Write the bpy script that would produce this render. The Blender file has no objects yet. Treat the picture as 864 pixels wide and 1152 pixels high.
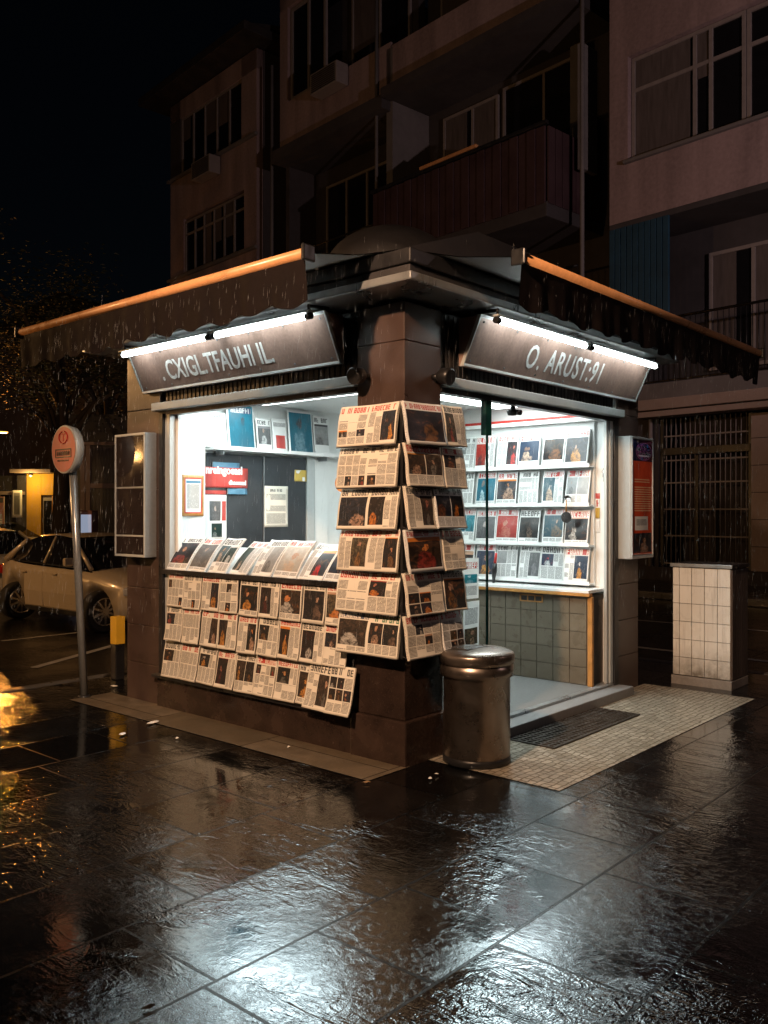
import bpy, bmesh, math, random
from mathutils import Vector, Matrix
R = math.radians
PI = math.pi
sc = bpy.context.scene
COL = sc.collection

# ------------------------------------------------------------------ frames
H = 1.7                                   # camera height
F = 988.0                                 # focal length in pixels of the 864x1152 photograph
CX, CY = 0.137, 5.89                      # street corner of the kiosk
AX, AY = 0.6583, 0.7528                   # kiosk x axis (along the door side)
BX, BY = -0.7528, 0.6583                  # kiosk y axis (along the window side)
ANG = math.atan2(AY, AX)

def K(x, y, z=0.0):
    return Vector((CX + AX*x + BX*y, CY + AY*x + BY*y, z))

def ray(u):
    return (u - 432.0) / F

def on_y(u, v, y):                        # photo measurement -> kiosk x, z on a wall y = const
    r = ray(u)
    x = (r*(CY + BY*y) - CX - BX*y) / (AX - r*AY)
    return x, H + (577 - v)/F*(CY + AY*x + BY*y)

def on_x(u, v, x):                        # photo measurement -> kiosk y, z on a wall x = const
    r = ray(u)
    y = (CX + AX*x - r*(CY + AY*x)) / (r*BY - BX)
    return y, H + (577 - v)/F*(CY + AY*x + BY*y)

def on_ground(u, v, z=0.0):               # -> kiosk x, y on the ground
    Y = (H - z)*F/(v - 577.0)
    X = ray(u)*Y
    dx, dy = X - CX, Y - CY
    return AX*dx + AY*dy, BX*dx + BY*dy

# ------------------------------------------------------------------ materials
class NT:
    def __init__(s, name):
        s.m = bpy.data.materials.new(name)
        s.m.use_nodes = True
        s.t = s.m.node_tree
        s.b = s.t.nodes['Principled BSDF']
        s.out = s.t.nodes['Material Output']
    def n(s, typ, **kw):
        x = s.t.nodes.new(typ)
        for k, v in kw.items():
            setattr(x, k, v)
        return x
    def put(s, sock, v):
        if isinstance(v, bpy.types.NodeSocket):
            s.t.links.new(v, sock)
        elif v is not None:
            if sock.type == 'RGBA' and isinstance(v, (tuple, list)) and len(v) == 3:
                v = (*v, 1)
            sock.default_value = v
    def coord(s, kind='Object'):
        return s.n('ShaderNodeTexCoord').outputs[kind]
    def mapping(s, vec, scale=(1, 1, 1), loc=(0, 0, 0), rot=(0, 0, 0)):
        x = s.n('ShaderNodeMapping')
        s.put(x.inputs['Vector'], vec)
        x.inputs['Scale'].default_value = scale
        x.inputs['Location'].default_value = loc
        x.inputs['Rotation'].default_value = rot
        return x.outputs[0]
    def math(s, op, a, b=None, c=None, clamp=False):
        x = s.n('ShaderNodeMath', operation=op)
        x.use_clamp = clamp
        for i, v in enumerate((a, b, c)):
            if v is not None:
                s.put(x.inputs[i], v)
        return x.outputs[0]
    def noise(s, vec, scale=5, detail=4, rough=.55, dist=0.0, out=0):
        x = s.n('ShaderNodeTexNoise')
        s.put(x.inputs['Vector'], vec)
        x.inputs['Scale'].default_value = scale
        x.inputs['Detail'].default_value = detail
        x.inputs['Roughness'].default_value = rough
        x.inputs['Distortion'].default_value = dist
        return x.outputs[out]
    def white(s, vec, dim='3D', out='Value'):
        x = s.n('ShaderNodeTexWhiteNoise', noise_dimensions=dim)
        s.put(x.inputs['Vector'], vec)
        return x.outputs[out]
    def ramp(s, fac, stops, interp='LINEAR'):
        x = s.n('ShaderNodeValToRGB')
        s.put(x.inputs[0], fac)
        cr = x.color_ramp
        cr.interpolation = interp
        while len(cr.elements) < len(stops):
            cr.elements.new(.5)
        for e, (p, c) in zip(cr.elements, stops):
            e.position = p
            e.color = (c, c, c, 1) if isinstance(c, (int, float)) else (*c, 1)
        return x.outputs[0]
    def mix(s, fac, a, b, blend='MIX'):
        x = s.n('ShaderNodeMix', data_type='RGBA', blend_type=blend)
        s.put(x.inputs[0], fac)
        s.put(x.inputs[6], a)
        s.put(x.inputs[7], b)
        return x.outputs[2]
    def sep(s, vec):
        x = s.n('ShaderNodeSeparateXYZ')
        s.put(x.inputs[0], vec)
        return x.outputs
    def comb(s, a, b, c=0.0):
        x = s.n('ShaderNodeCombineXYZ')
        for i, v in enumerate((a, b, c)):
            s.put(x.inputs[i], v)
        return x.outputs[0]
    def bump(s, h, strength=.3, dist=.01, normal=None):
        x = s.n('ShaderNodeBump')
        x.inputs['Strength'].default_value = strength
        x.inputs['Distance'].default_value = dist
        s.put(x.inputs['Height'], h)
        if normal is not None:
            s.put(x.inputs['Normal'], normal)
        return x.outputs[0]
    def set(s, **kw):
        for k, v in kw.items():
            s.put(s.b.inputs[k.replace('_', ' ')], v)
        return s.m

MATS = {}
def basic(name, col, rough=.5, metal=0.0, var=.25, scale=6.0, bump=0.0, bscale=60.0, rvar=.15, streak=False, coat=0.0):
    """painted / mineral surface with broad dirt and fine grain"""
    g = NT(name)
    co = g.coord('Object')
    v = g.mapping(co, scale=(1, 1, .12)) if streak else co
    n1 = g.noise(v, scale, 5, .6, .4)
    n2 = g.noise(co, scale*9, 3, .6)
    f = g.math('ADD', g.math('MULTIPLY', n1, .7), g.math('MULTIPLY', n2, .3))
    lo = tuple(c*(1 - var) for c in col)
    hi = tuple(min(1, c*(1 + var)) for c in col)
    g.set(Base_Color=g.ramp(f, [(.3, lo), (.7, hi)]), Metallic=metal,
          Roughness=g.ramp(n1, [(.3, max(.03, rough - rvar)), (.7, min(1, rough + rvar))]))
    if bump:
        g.set(Normal=g.bump(g.noise(co, bscale, 4, .6), bump, .004))
    if coat:
        g.set(Coat_Weight=coat, Coat_Roughness=.08)
    MATS[name] = g.m
    return g.m

def emit(name, col, strength):
    g = NT(name)
    g.set(Base_Color=(.8, .8, .8), Emission_Color=col, Emission_Strength=strength, Roughness=.4)
    MATS[name] = g.m
    return g.m

basic('white_panel', (.78, .80, .79), .4, var=.05, scale=2)
basic('white_gloss', (.82, .83, .82), .25, var=.03, scale=2)
basic('dark_metal', (.018, .018, .02), .35, var=.4, scale=4, rvar=.1)
basic('black_plastic', (.012, .012, .013), .4, var=.3)
basic('grey_metal', (.36, .38, .39), .35, .6, var=.2, scale=3, streak=True)
basic('pale_metal', (.48, .51, .51), .42, .2, var=.12, scale=3, streak=True)
basic('steel', (.30, .31, .32), .3, .9, var=.15, scale=5)
basic('orange_paint', (.68, .34, .15), .35, var=.22, scale=5)
basic('awning_canvas', (.011, .008, .008), .75, var=.35, scale=4, bump=.2, bscale=300)
basic('awning_lining', (.30, .325, .335), .7, var=.15, scale=3)
basic('sign_face', (.25, .165, .135), .45, var=.42, scale=5, rvar=.1, bump=.08, bscale=40, streak=True)
basic('box_side', (.085, .065, .055), .6, var=.4, scale=6, streak=True)
basic('sign_rust', (.28, .13, .075), .55, var=.3, scale=9, bump=.1)
basic('letter_silver', (.74, .76, .74), .5, .0, var=.45, scale=14)
basic('concrete', (.22, .20, .18), .75, var=.3, scale=5, bump=.4, bscale=90)
basic('threshold_stone', (.22, .22, .22), .55, var=.25, scale=30, bump=.3, bscale=160)
basic('kiosk_floor', (.17, .172, .17), .5, var=.18, scale=40, bump=.15, bscale=200)
basic('dark_board', (.030, .036, .042), .55, var=.4, scale=3)
basic('wood_edge', (.46, .22, .06), .4, var=.3, scale=14)
basic('red_paint', (.55, .035, .025), .4, var=.15)
basic('yellow_paint', (.72, .42, .03), .5, var=.1)
basic('blue_paint', (.05, .26, .45), .45, var=.15)
basic('cork', (.50, .30, .14), .6, var=.2)
basic('grout', (.16, .13, .11), .85, var=.3)
basic('tyre', (.012, .012, .012), .75, var=.2)
basic('alloy', (.42, .42, .43), .3, .8, var=.1)
basic('bark', (.035, .026, .02), .9, var=.4, scale=8, bump=.6, bscale=20, streak=True)
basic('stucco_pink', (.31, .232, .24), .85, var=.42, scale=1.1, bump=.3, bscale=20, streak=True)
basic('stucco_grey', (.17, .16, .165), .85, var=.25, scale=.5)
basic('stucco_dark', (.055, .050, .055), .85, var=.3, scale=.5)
basic('stucco_ochre', (.62, .36, .05), .8, var=.12, scale=1)
basic('frame_grey', (.26, .235, .235), .5, var=.15)
basic('curtain', (.10, .085, .085), .8, var=.35, scale=12, streak=True)
basic('cladding', (.055, .030, .036), .6, var=.3, scale=1)
basic('cladding_blue', (.012, .055, .10), .6, var=.3, scale=1)
basic('roof_dark', (.03, .028, .03), .6, var=.3, scale=2)
basic('plaster_light', (.36, .28, .25), .8, var=.15, scale=1)
basic('pink_panel', (.50, .25, .22), .6, var=.1)
basic('sign_red', (.62, .20, .15), .45, var=.12)
basic('kerb_stone', (.10, .098, .095), .35, var=.3, scale=6, bump=.3)
basic('white_line', (.42, .41, .40), .4, var=.4, scale=9)
basic('scrap_white', (.75, .74, .70), .6, var=.08, scale=30)
basic('cast_iron', (.045, .038, .032), .45, .3, var=.4, scale=8)
basic('leaf_litter', (.20, .12, .05), .6, var=.3, scale=30)
MATS['awning_canvas'].node_tree.nodes['Principled BSDF'].inputs['Specular IOR Level'].default_value = .08
emit('tube_glow', (.90, 1.0, .98), 20.0)
emit('ceiling_glow', (.88, 1.0, .99), 10.0)
emit('sodium_glow', (1.0, .42, .08), 4.0)
emit('screen_glow', (.45, .55, .75), .5)

def mk_granite():
    g = NT('brown_granite')
    co = g.coord('Object')
    sp = g.noise(co, 95, 3, .7)
    big = g.noise(co, 3.2, 5, .6, .6)
    st = g.noise(g.mapping(co, scale=(1, 1, .1)), 9, 4, .6)
    base = g.ramp(big, [(.3, (.048, .030, .025)), (.7, (.085, .054, .044))])
    base = g.mix(g.ramp(sp, [(.52, 0.0), (.68, .75)]), base, (.05, .030, .024))
    base = g.mix(g.ramp(st, [(.5, 0.0), (.75, .55)]), base, (.06, .038, .03))
    g.set(Base_Color=base, Roughness=g.ramp(big, [(.3, .26), (.7, .48)]), Normal=g.bump(sp, .12, .003))
    MATS['brown_granite'] = g.m
    g = NT('dark_granite')
    co = g.coord('Object')
    sp = g.noise(co, 120, 3, .7)
    big = g.noise(co, 4, 5, .6)
    base = g.ramp(big, [(.3, (.018, .012, .010)), (.7, (.045, .028, .022))])
    base = g.mix(g.ramp(sp, [(.58, 0.0), (.72, .6)]), base, (.10, .075, .06))
    g.set(Base_Color=base, Roughness=g.ramp(big, [(.3, .14), (.7, .34)]), Normal=g.bump(sp, .10, .003))
    MATS['dark_granite'] = g.m
mk_granite()

def mk_paving(name, c_lo, c_hi, bw, rh, wet_rough, dry_rough, grain, ripple, offx=0.0, offy=0.0, mort=.006, tilt=.012, ior=1.42, wob=0.0, jc=.4):
    """rain-wet stone slabs; object axes are the kiosk axes"""
    g = NT(name)
    co = g.coord('Object')
    br = g.n('ShaderNodeTexBrick', offset=.42, offset_frequency=2, squash=.62, squash_frequency=3)
    vec = g.mapping(co, loc=(offx, offy, 0))
    if wob:
        va = g.n('ShaderNodeVectorMath', operation='MULTIPLY_ADD')
        g.put(va.inputs[0], g.noise(co, 6, 3, .6, out=1))
        va.inputs[1].default_value = (wob, wob, 0)
        g.put(va.inputs[2], vec)
        vec = va.outputs[0]
    g.put(br.inputs['Vector'], vec)
    br.inputs['Color1'].default_value = (0, 0, 0, 1)
    br.inputs['Color2'].default_value = (1, 1, 1, 1)
    br.inputs['Mortar'].default_value = (.5, .5, .5, 1)
    br.inputs['Scale'].default_value = 1.0
    br.inputs['Mortar Size'].default_value = mort
    br.inputs['Mortar Smooth'].default_value = .15
    br.inputs['Brick Width'].default_value = bw
    br.inputs['Row Height'].default_value = rh
    rnd, joint = br.outputs[0], br.outputs[1]
    xyz = g.sep(co)
    big = g.noise(co, .9, 5, .55, .3)
    mid = g.noise(co, 5.5, 6, .62, .5)
    fine = g.noise(co, 150, 3, .7)
    speck = g.noise(co, 60, 3, .8)
    col = g.mix(rnd, c_lo, c_hi)
    col = g.mix(g.ramp(mid, [(.35, .55), (.65, 0.0)]), col, tuple(c*.45 for c in c_lo))
    col = g.mix(g.ramp(speck, [(.60, 0.0), (.72, .5)]), col, tuple(min(1, c*2.4) for c in c_hi))
    col = g.mix(joint, col, tuple(c*jc for c in c_lo))
    wet = g.math('ADD', g.math('MULTIPLY', big, .85), g.math('MULTIPLY', g.math('SUBTRACT', 1.0, rnd), .22))
    wetm = g.ramp(wet, [(.38, 0.0), (.54, 1.0)])
    zone = g.ramp(g.noise(g.mapping(co, loc=(4.1, 2.7, 0)), .75, 4, .6, .8), [(.43, 0.0), (.60, 1.0)])
    pit = g.ramp(g.noise(co, 21, 5, .7, .6), [(.40, 1.0), (.52, 0.0)])
    ro = g.mix(wetm, (dry_rough,)*3, (wet_rough,)*3)
    ro = g.math('ADD', ro, g.math('MULTIPLY', pit, g.math('SUBTRACT', .07, g.math('MULTIPLY', wetm, .055))))
    ro = g.math('ADD', ro, g.math('MULTIPLY', joint, .25), clamp=True)
    # heights: grain on the open-pored slabs, ripples where water runs, each slab laid a hair out of level
    def ridge(n, p):
        r = g.math('SUBTRACT', 1.0, g.math('MULTIPLY', g.math('ABSOLUTE', g.math('SUBTRACT', n, .5)), 3.2), clamp=True)
        return g.math('POWER', r, p)
    vb = g.n('ShaderNodeVectorMath', operation='ADD')
    g.put(vb.inputs[0], co)
    g.put(vb.inputs[1], g.comb(g.math('MULTIPLY', rnd, 9.0), g.math('MULTIPLY', rnd, 4.0)))
    cob = vb.outputs[0]
    amp = g.math('ADD', .38, g.math('MULTIPLY', g.math('FRACT', g.math('MULTIPLY', rnd, 7.3)), .62))
    rip = ridge(g.noise(g.mapping(cob, scale=(1, .42, 1), rot=(0, 0, .7)), 11, 3, .55, 1.2), 1.6)
    rip2 = ridge(g.noise(g.mapping(cob, scale=(.5, 1, 1), rot=(0, 0, -.25)), 27, 2, .5, .9), 1.4)
    rip2 = g.math('MULTIPLY', rip2, .55)
    rip2 = g.math('ADD', rip2, g.math('MULTIPLY', g.noise(co, 75, 2, .5), .55))
    slow = g.noise(co, 3.2, 3, .5, .8)
    hgr = g.math('MULTIPLY', fine, g.math('MULTIPLY', g.math('SUBTRACT', 1.12, wetm), grain))
    hgr = g.math('ADD', hgr, g.math('MULTIPLY', pit, g.math('MULTIPLY', g.math('SUBTRACT', 1.1, wetm), grain*-.9)))
    hri = g.math('MULTIPLY', g.math('ADD', rip, g.math('MULTIPLY', rip2, .6)), g.math('MULTIPLY', g.math('MULTIPLY', g.math('ADD', zone, .10), amp), ripple))
    hri = g.math('ADD', hri, g.math('MULTIPLY', slow, ripple*.35))
    htl = g.math('MULTIPLY', g.math('SUBTRACT', rnd, .5), g.math('MULTIPLY', g.math('ADD', xyz[0], xyz[1]), tilt))
    h = g.math('ADD', g.math('ADD', hgr, hri), g.math('SUBTRACT', htl, g.math('MULTIPLY', joint, .007)))
    g.set(Base_Color=col, Roughness=ro, IOR=ior, Specular_IOR_Level=g.math('MULTIPLY', .5, g.math('SUBTRACT', 1.0, g.math('MULTIPLY', joint, .75))), Normal=g.bump(h, 1.0, 1.0))
    MATS[name] = g.m
mk_paving('wet_slabs', (.003, .003, .0032), (.009, .0085, .0085), .90, .61, .018, .075, .0004, .0036, offx=.35, ior=2.25, mort=.0075, tilt=.02)
MATS['wet_slabs'].node_tree.nodes['Principled BSDF'].inputs['Specular Tint'].default_value = (.80, .92, 1.0, 1)
mk_paving('wet_strip', (.10, .078, .052), (.19, .15, .105), .62, 1.2, .35, .55, .0022, .0012, tilt=.003)
mk_paving('wet_cobble', (.26, .225, .17), (.46, .41, .33), .085, .052, .30, .5, .0018, .0022, mort=.006, tilt=.02, wob=.07, jc=.62)
mk_paving('wet_asphalt', (.010, .010, .010), (.018, .017, .017), 30, 30, .20, .34, .0030, .0035, tilt=0)

def mk_tile(name, lo, hi, dirty):
    g = NT(name)
    co = g.coord('Object')
    n1 = g.noise(co, 7, 5, .6, .5)
    col = g.mix(n1, lo, hi)
    isl = g.n('ShaderNodeNewGeometry').outputs['Random Per Island']
    col = g.mix(g.math('MULTIPLY', isl, .22), col, tuple(c*.55 for c in lo))
    z = g.sep(co)[2]
    grime = g.math('MULTIPLY', g.ramp(z, [(.08, 1.0), (dirty + .1, 0.0)]), g.ramp(g.noise(co, 11, 5, .65), [(.3, .35), (.65, 1.0)]))
    drip = g.ramp(g.noise(g.mapping(co, scale=(1, 1, .07)), 22, 4, .6), [(.56, 0.0), (.75, .35)])
    col = g.mix(g.math('MAXIMUM', grime, drip), col, (.10, .078, .05))
    g.set(Base_Color=col, Roughness=g.ramp(n1, [(.3, .22), (.7, .4)]))
    MATS[name] = g.m
mk_tile('white_tile', (.76, .75, .70), (.84, .83, .79), .30)
mk_tile('counter_tile', (.12, .10, .07), (.21, .185, .14), .5)

def mk_glass(name, tint, k):
    g = NT(name)
    tr = g.n('ShaderNodeBsdfTransparent')
    tr.inputs[0].default_value = (*tint, 1)
    gl = g.n('ShaderNodeBsdfGlossy')
    gl.inputs['Roughness'].default_value = .02
    fr = g.n('ShaderNodeFresnel')
    fr.inputs['IOR'].default_value = 1.5
    mx = g.n('ShaderNodeMixShader')
    g.put(mx.inputs[0], g.math('MULTIPLY', fr.outputs[0], k))
    g.put(mx.inputs[1], tr.outputs[0])
    g.put(mx.inputs[2], gl.outputs[0])
    g.put(g.out.inputs[0], mx.outputs[0])
    MATS[name] = g.m
mk_glass('clear_glass', (.95, .98, .965), 1.0)
basic('glass_edge', (.01, .05, .04), .15, var=.1)
basic('dark_glass', (.010, .010, .012), .08, var=.2, rvar=.03)
basic('showcase_glass', (.030, .022, .020), .06, var=.3, rvar=.03, scale=3)
basic('car_paint', (.62, .53, .41), .30, .15, var=.02, rvar=.03, coat=.8)
basic('car_white', (.60, .56, .48), .3, .1, var=.05, coat=.8)
basic('lamp_lens', (.55, .55, .55), .12, var=.2)
basic('tail_lens', (.35, .02, .015), .15, var=.2)

def mk_bin():
    g = NT('brushed_steel')
    co = g.coord('Object')
    st = g.noise(g.mapping(co, scale=(60, 60, .6)), 3, 4, .6)
    sm = g.noise(co, 6, 5, .6, .5)
    g.set(Base_Color=g.ramp(sm, [(.3, (.20, .165, .14)), (.7, (.33, .28, .245))]), Metallic=.92,
          Roughness=g.ramp(sm, [(.3, .22), (.7, .38)]), Normal=g.bump(st, .06, .003))
    MATS['brushed_steel'] = g.m
mk_bin()

# ---- print: everything below reads the UVs that sheet() writes
def glyphs(g, u, v):
    """mask of squarish unreadable capitals; u counts letter heights along the line, v runs 0..1 up the letter"""
    cu = g.math('DIVIDE', u, .62)
    cell = g.math('FLOOR', cu)
    x = g.math('FRACT', cu)
    rn = lambda k: g.white(g.comb(cell, k, 3.0))
    band = lambda s, a, b: g.math('MULTIPLY', g.math('GREATER_THAN', s, a), g.math('LESS_THAN', s, b))
    on = lambda k, p: g.math('LESS_THAN', rn(k), p)
    mx = lambda *a: a[0] if len(a) == 1 else g.math('MAXIMUM', a[0], mx(*a[1:]))
    inx = band(x, .12, .84)
    m = mx(g.math('MULTIPLY', band(x, .08, .38), on(1, .9)),
           g.math('MULTIPLY', band(x, .58, .88), on(2, .7)),
           g.math('MULTIPLY', g.math('MULTIPLY', inx, band(v, .78, .95)), on(4, .6)),
           g.math('MULTIPLY', g.math('MULTIPLY', inx, band(v, .42, .58)), on(5, .55)),
           g.math('MULTIPLY', g.math('MULTIPLY', inx, band(v, .05, .22)), on(6, .55)))
    m = g.math('MULTIPLY', m, band(v, .05, .95))
    return g.math('MULTIPLY', m, on(7, .88))

def mk_print(paper, tag, rough):
    def uv(g):
        s = g.sep(g.coord('UV'))
        return s[0], s[1]
    def finish(g, name, col):
        co = g.coord('Object')
        col = g.mix(g.math('MULTIPLY', g.noise(co, 9, 4, .6), .22), col, tuple(c*.55 for c in paper))
        g.set(Base_Color=col, Roughness=rough)
        MATS[name + tag] = g.m
    g = NT('sheet' + tag); finish(g, 'sheet', g.mix(0.0, paper, paper))
    g = NT('page_edge' + tag)
    z = g.sep(g.coord('Object'))[2]
    finish(g, 'edge', g.mix(g.math('GREATER_THAN', g.noise(g.coord('Object'), 160, 2, .5), .52), tuple(c*.9 for c in paper), tuple(c*.55 for c in paper)))
    g = NT('text' + tag)                   # columns of small type
    u, v = uv(g)
    line = g.math('GREATER_THAN', g.math('FRACT', v), .36)
    wd = g.math('GREATER_THAN', g.noise(g.comb(g.math('MULTIPLY', u, .9), g.math('FLOOR', v)), 1.0, 2, .6), .40)
    para = g.math('GREATER_THAN', g.white(g.comb(g.math('FLOOR', g.math('MULTIPLY', v, .2)), 5.0)), .12)
    m = g.math('MULTIPLY', g.math('MULTIPLY', line, wd), para)
    finish(g, 'text', g.mix(g.math('MULTIPLY', m, .80), paper, (.03, .03, .035)))
    for nm, ink, bg in (('red', (.48, .018, .012), paper), ('black', (.02, .02, .022), paper),
                        ('bar', tuple(min(1, c*1.0) for c in paper), (.50, .022, .014)), ('navy', paper, (.03, .05, .13)),
                        ('green', (.05, .18, .09), paper)):
        g = NT('headline_' + nm + tag)
        u, v = uv(g)
        finish(g, nm, g.mix(glyphs(g, u, v), bg, ink))
    pal = {
        'dark': ([(0, (.012, .010, .012)), (.22, (.02, .012, .010)), (.4, (.015, .02, .035)), (.58, (.05, .03, .018)), (.74, (.008, .010, .010)), (.88, (.11, .085, .05))],
                 [(0, (.62, .20, .03)), (.3, (.45, .28, .19)), (.5, (.30, .04, .03)), (.65, (.50, .48, .44)), (.82, (.60, .26, .05))]),
        'color': ([(0, (.03, .03, .035)), (.2, (.45, .025, .02)), (.36, (.05, .11, .14)), (.5, (.55, .54, .50)), (.62, (.012, .04, .035)), (.76, (.03, .05, .09)), (.9, (.42, .03, .02))],
                  [(0, (.60, .42, .30)), (.25, (.6, .04, .03)), (.45, (.70, .72, .72)), (.62, (.03, .03, .035)), (.8, (.62, .28, .05))]),
        'teal': ([(0, (.01, .16, .24)), (.5, (.015, .22, .28))], [(0, (.55, .70, .74)), (.5, (.02, .035, .05))]),
        'grey': ([(0, (.35, .36, .36)), (.5, (.14, .145, .15))], [(0, (.05, .05, .055)), (.4, (.55, .56, .56)), (.7, (.25, .25, .26))]),
    }
    pal_dark = (.02, .018, .016)
    for nm, (bgs, fgs) in pal.items():     # a press photo: a head-and-shoulders shape before a murky ground
        g = NT('photo_' + nm + tag)
        uvv = g.coord('UV')
        u, v = uv(g)
        cu, cv = g.math('FLOOR', u), g.math('FLOOR', v)
        fu, fv = g.math('FRACT', u), g.math('FRACT', v)
        rn = lambda k: g.white(g.comb(cu, cv, k))
        nzx = g.noise(g.mapping(uvv, scale=(1, .6, 1)), 4.5, 4, .65)
        wob = g.math('MULTIPLY', g.math('SUBTRACT', nzx, .5), .55)
        px = g.math('ADD', g.math('SUBTRACT', fu, g.math('ADD', .30, g.math('MULTIPLY', rn(1.0), .40))), wob)
        def ell(cy, rx, ry):
            a = g.math('POWER', g.math('DIVIDE', px, rx), 2.0)
            b = g.math('POWER', g.math('DIVIDE', g.math('SUBTRACT', fv, cy), ry), 2.0)
            return g.ramp(g.math('ADD', a, b), [(.75, 1.0), (1.0, 0.0)])
        head = ell(g.math('ADD', .58, g.math('MULTIPLY', rn(2.0), .22)), g.math('ADD', .05, g.math('MULTIPLY', rn(3.0), .08)), g.math('ADD', .08, g.math('MULTIPLY', rn(3.0), .08)))
        body = ell(.10, g.math('ADD', .10, g.math('MULTIPLY', rn(4.0), .22)), g.math('ADD', .30, g.math('MULTIPLY', rn(9.0), .22)))
        bg = g.ramp(rn(5.0), bgs, 'CONSTANT')
        fg = g.ramp(rn(6.0), fgs, 'CONSTANT')
        fg2 = g.ramp(rn(7.0), fgs, 'CONSTANT')
        nz = g.noise(uvv, 6, 5, .7, .8)
        nz2 = g.noise(g.mapping(uvv, loc=(3.3, 7.1, 0)), 3.2, 4, .6, 1.2)
        soft = 1.0 if nm == 'dark' else .35
        bg = g.mix(g.math('MULTIPLY', g.math('SUBTRACT', 1.0, fv), .5), bg, g.mix(.75, bg, (.01, .012, .015)))
        col = g.mix(g.math('MULTIPLY', g.ramp(nz2, [(.52, 0.0), (.66, 1.0)]), .16), bg, fg2)
        col = g.mix(g.math('MULTIPLY', g.ramp(nz, [(.44, .9), (.58, 0.0)]), .85*soft), col, tuple(c*.2 for c in pal_dark) if nm == 'dark' else g.mix(.6, bg, (.01, .01, .012)))
        vis = g.math('ADD', .25, g.math('MULTIPLY', g.math('GREATER_THAN', rn(10.0), .45), .6))
        col = g.mix(g.math('MULTIPLY', g.math('MULTIPLY', body, vis), g.ramp(nz, [(.38, .1), (.6, 1.0)])), col, fg)
        col = g.mix(g.math('MULTIPLY', g.math('MULTIPLY', head, g.math('GREATER_THAN', rn(11.0), .3)), g.ramp(nz, [(.36, .2), (.55, .95)])), col, g.mix(rn(8.0), (.42, .25, .17), fg2))
        col = g.mix(g.math('GREATER_THAN', fv, g.math('ADD', .80, g.math('MULTIPLY', rn(12.0), .9))), col, fg2)
        g.set(Base_Color=col, Roughness=rough)
        MATS['ph_' + nm + tag] = g.m
    for nm, c in (('block_red', (.50, .03, .02)), ('block_blue', (.06, .22, .36)), ('block_black', (.015, .015, .018)), ('block_white', (.80, .80, .78)),
                  ('block_yellow', (.62, .42, .05)), ('block_orange', (.55, .18, .03)), ('block_brown', (.22, .07, .03))):
        g = NT(nm + tag); finish(g, nm, g.mix(0.0, c, c))
mk_print((.78, .73, .63), '_news', .75)
mk_print((.80, .81, .80), '_gloss', .32)

def mk_backlit(tag):
    for nm in list(MATS):
        if nm.endswith('_gloss') and nm != 'white_gloss':
            m = MATS[nm].copy()
            t = m.node_tree
            p = t.nodes['Principled BSDF']
            tr = t.nodes.new('ShaderNodeBsdfTranslucent')
            l = p.inputs['Base Color'].links
            if l:
                t.links.new(l[0].from_socket, tr.inputs[0])
            ad = t.nodes.new('ShaderNodeMixShader')
            ad.inputs[0].default_value = .55
            t.links.new(p.outputs[0], ad.inputs[1]); t.links.new(tr.outputs[0], ad.inputs[2])
            t.links.new(ad.outputs[0], t.nodes['Material Output'].inputs[0])
            m.name = nm[:-6] + tag
            MATS[nm[:-6] + tag] = m
mk_backlit('_thin')

def mk_poster():
    g = NT('poster_red')
    co = g.coord('Object')
    g.set(Base_Color=g.ramp(g.noise(co, 5, 4, .6), [(.3, (.50, .050, .018)), (.7, (.66, .085, .03))]), Roughness=.25)
    MATS['poster_red'] = g.m
    g = NT('emblem')
    s = g.sep(g.coord('UV'))
    fu, fv = g.math('FRACT', s[0]), g.math('FRACT', s[1])
    a = g.math('POWER', g.math('DIVIDE', g.math('SUBTRACT', fu, .55), .40), 2.0)
    b = g.math('POWER', g.math('DIVIDE', g.math('SUBTRACT', fv, .46), .42), 2.0)
    d = g.math('ADD', a, b)
    nz = g.noise(g.coord('UV'), 5, 3, .6, 2.2)
    lin = g.ramp(nz, [(.44, 0.0), (.50, 1.0), (.56, 0.0)])
    hue = g.ramp(g.noise(g.coord('UV'), 3.2, 2, .5), [(.35, (.02, .22, .55)), (.5, (.55, .10, .35)), (.62, (.50, .55, .62))])
    ins = g.mix(lin, (.008, .010, .045), hue)
    col = g.mix(g.math('LESS_THAN', d, 1.0), g.ramp(fu, [(.15, (.008, .012, .05)), (.9, (.10, .014, .03))]), ins)
    ringm = g.math('MULTIPLY', g.math('GREATER_THAN', d, .86), g.math('LESS_THAN', d, 1.0))
    col = g.mix(g.math('MULTIPLY', ringm, .7), col, (.30, .10, .22))
    bar = g.math('MULTIPLY', g.math('LESS_THAN', g.math('ABSOLUTE', g.math('SUBTRACT', fv, .26)), .035), g.math('LESS_THAN', g.math('ABSOLUTE', g.math('SUBTRACT', fu, .55)), .26))
    col = g.mix(bar, col, (.62, .60, .72))
    g.set(Base_Color=col, Roughness=.2)
    MATS['emblem'] = g.m
    g = NT('poster_text')
    u, v = g.sep(g.coord('UV'))[0:2]
    line = g.math('GREATER_THAN', g.math('FRACT', v), .5)
    wd = g.math('GREATER_THAN', g.noise(g.comb(g.math('MULTIPLY', u, .8), g.math('FLOOR', v)), 1.0, 2, .6), .36)
    g.set(Base_Color=g.mix(g.math('MULTIPLY', line, wd), (.55, .06, .022), (.70, .40, .22)), Roughness=.25)
    MATS['poster_text'] = g.m
mk_poster()

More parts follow.
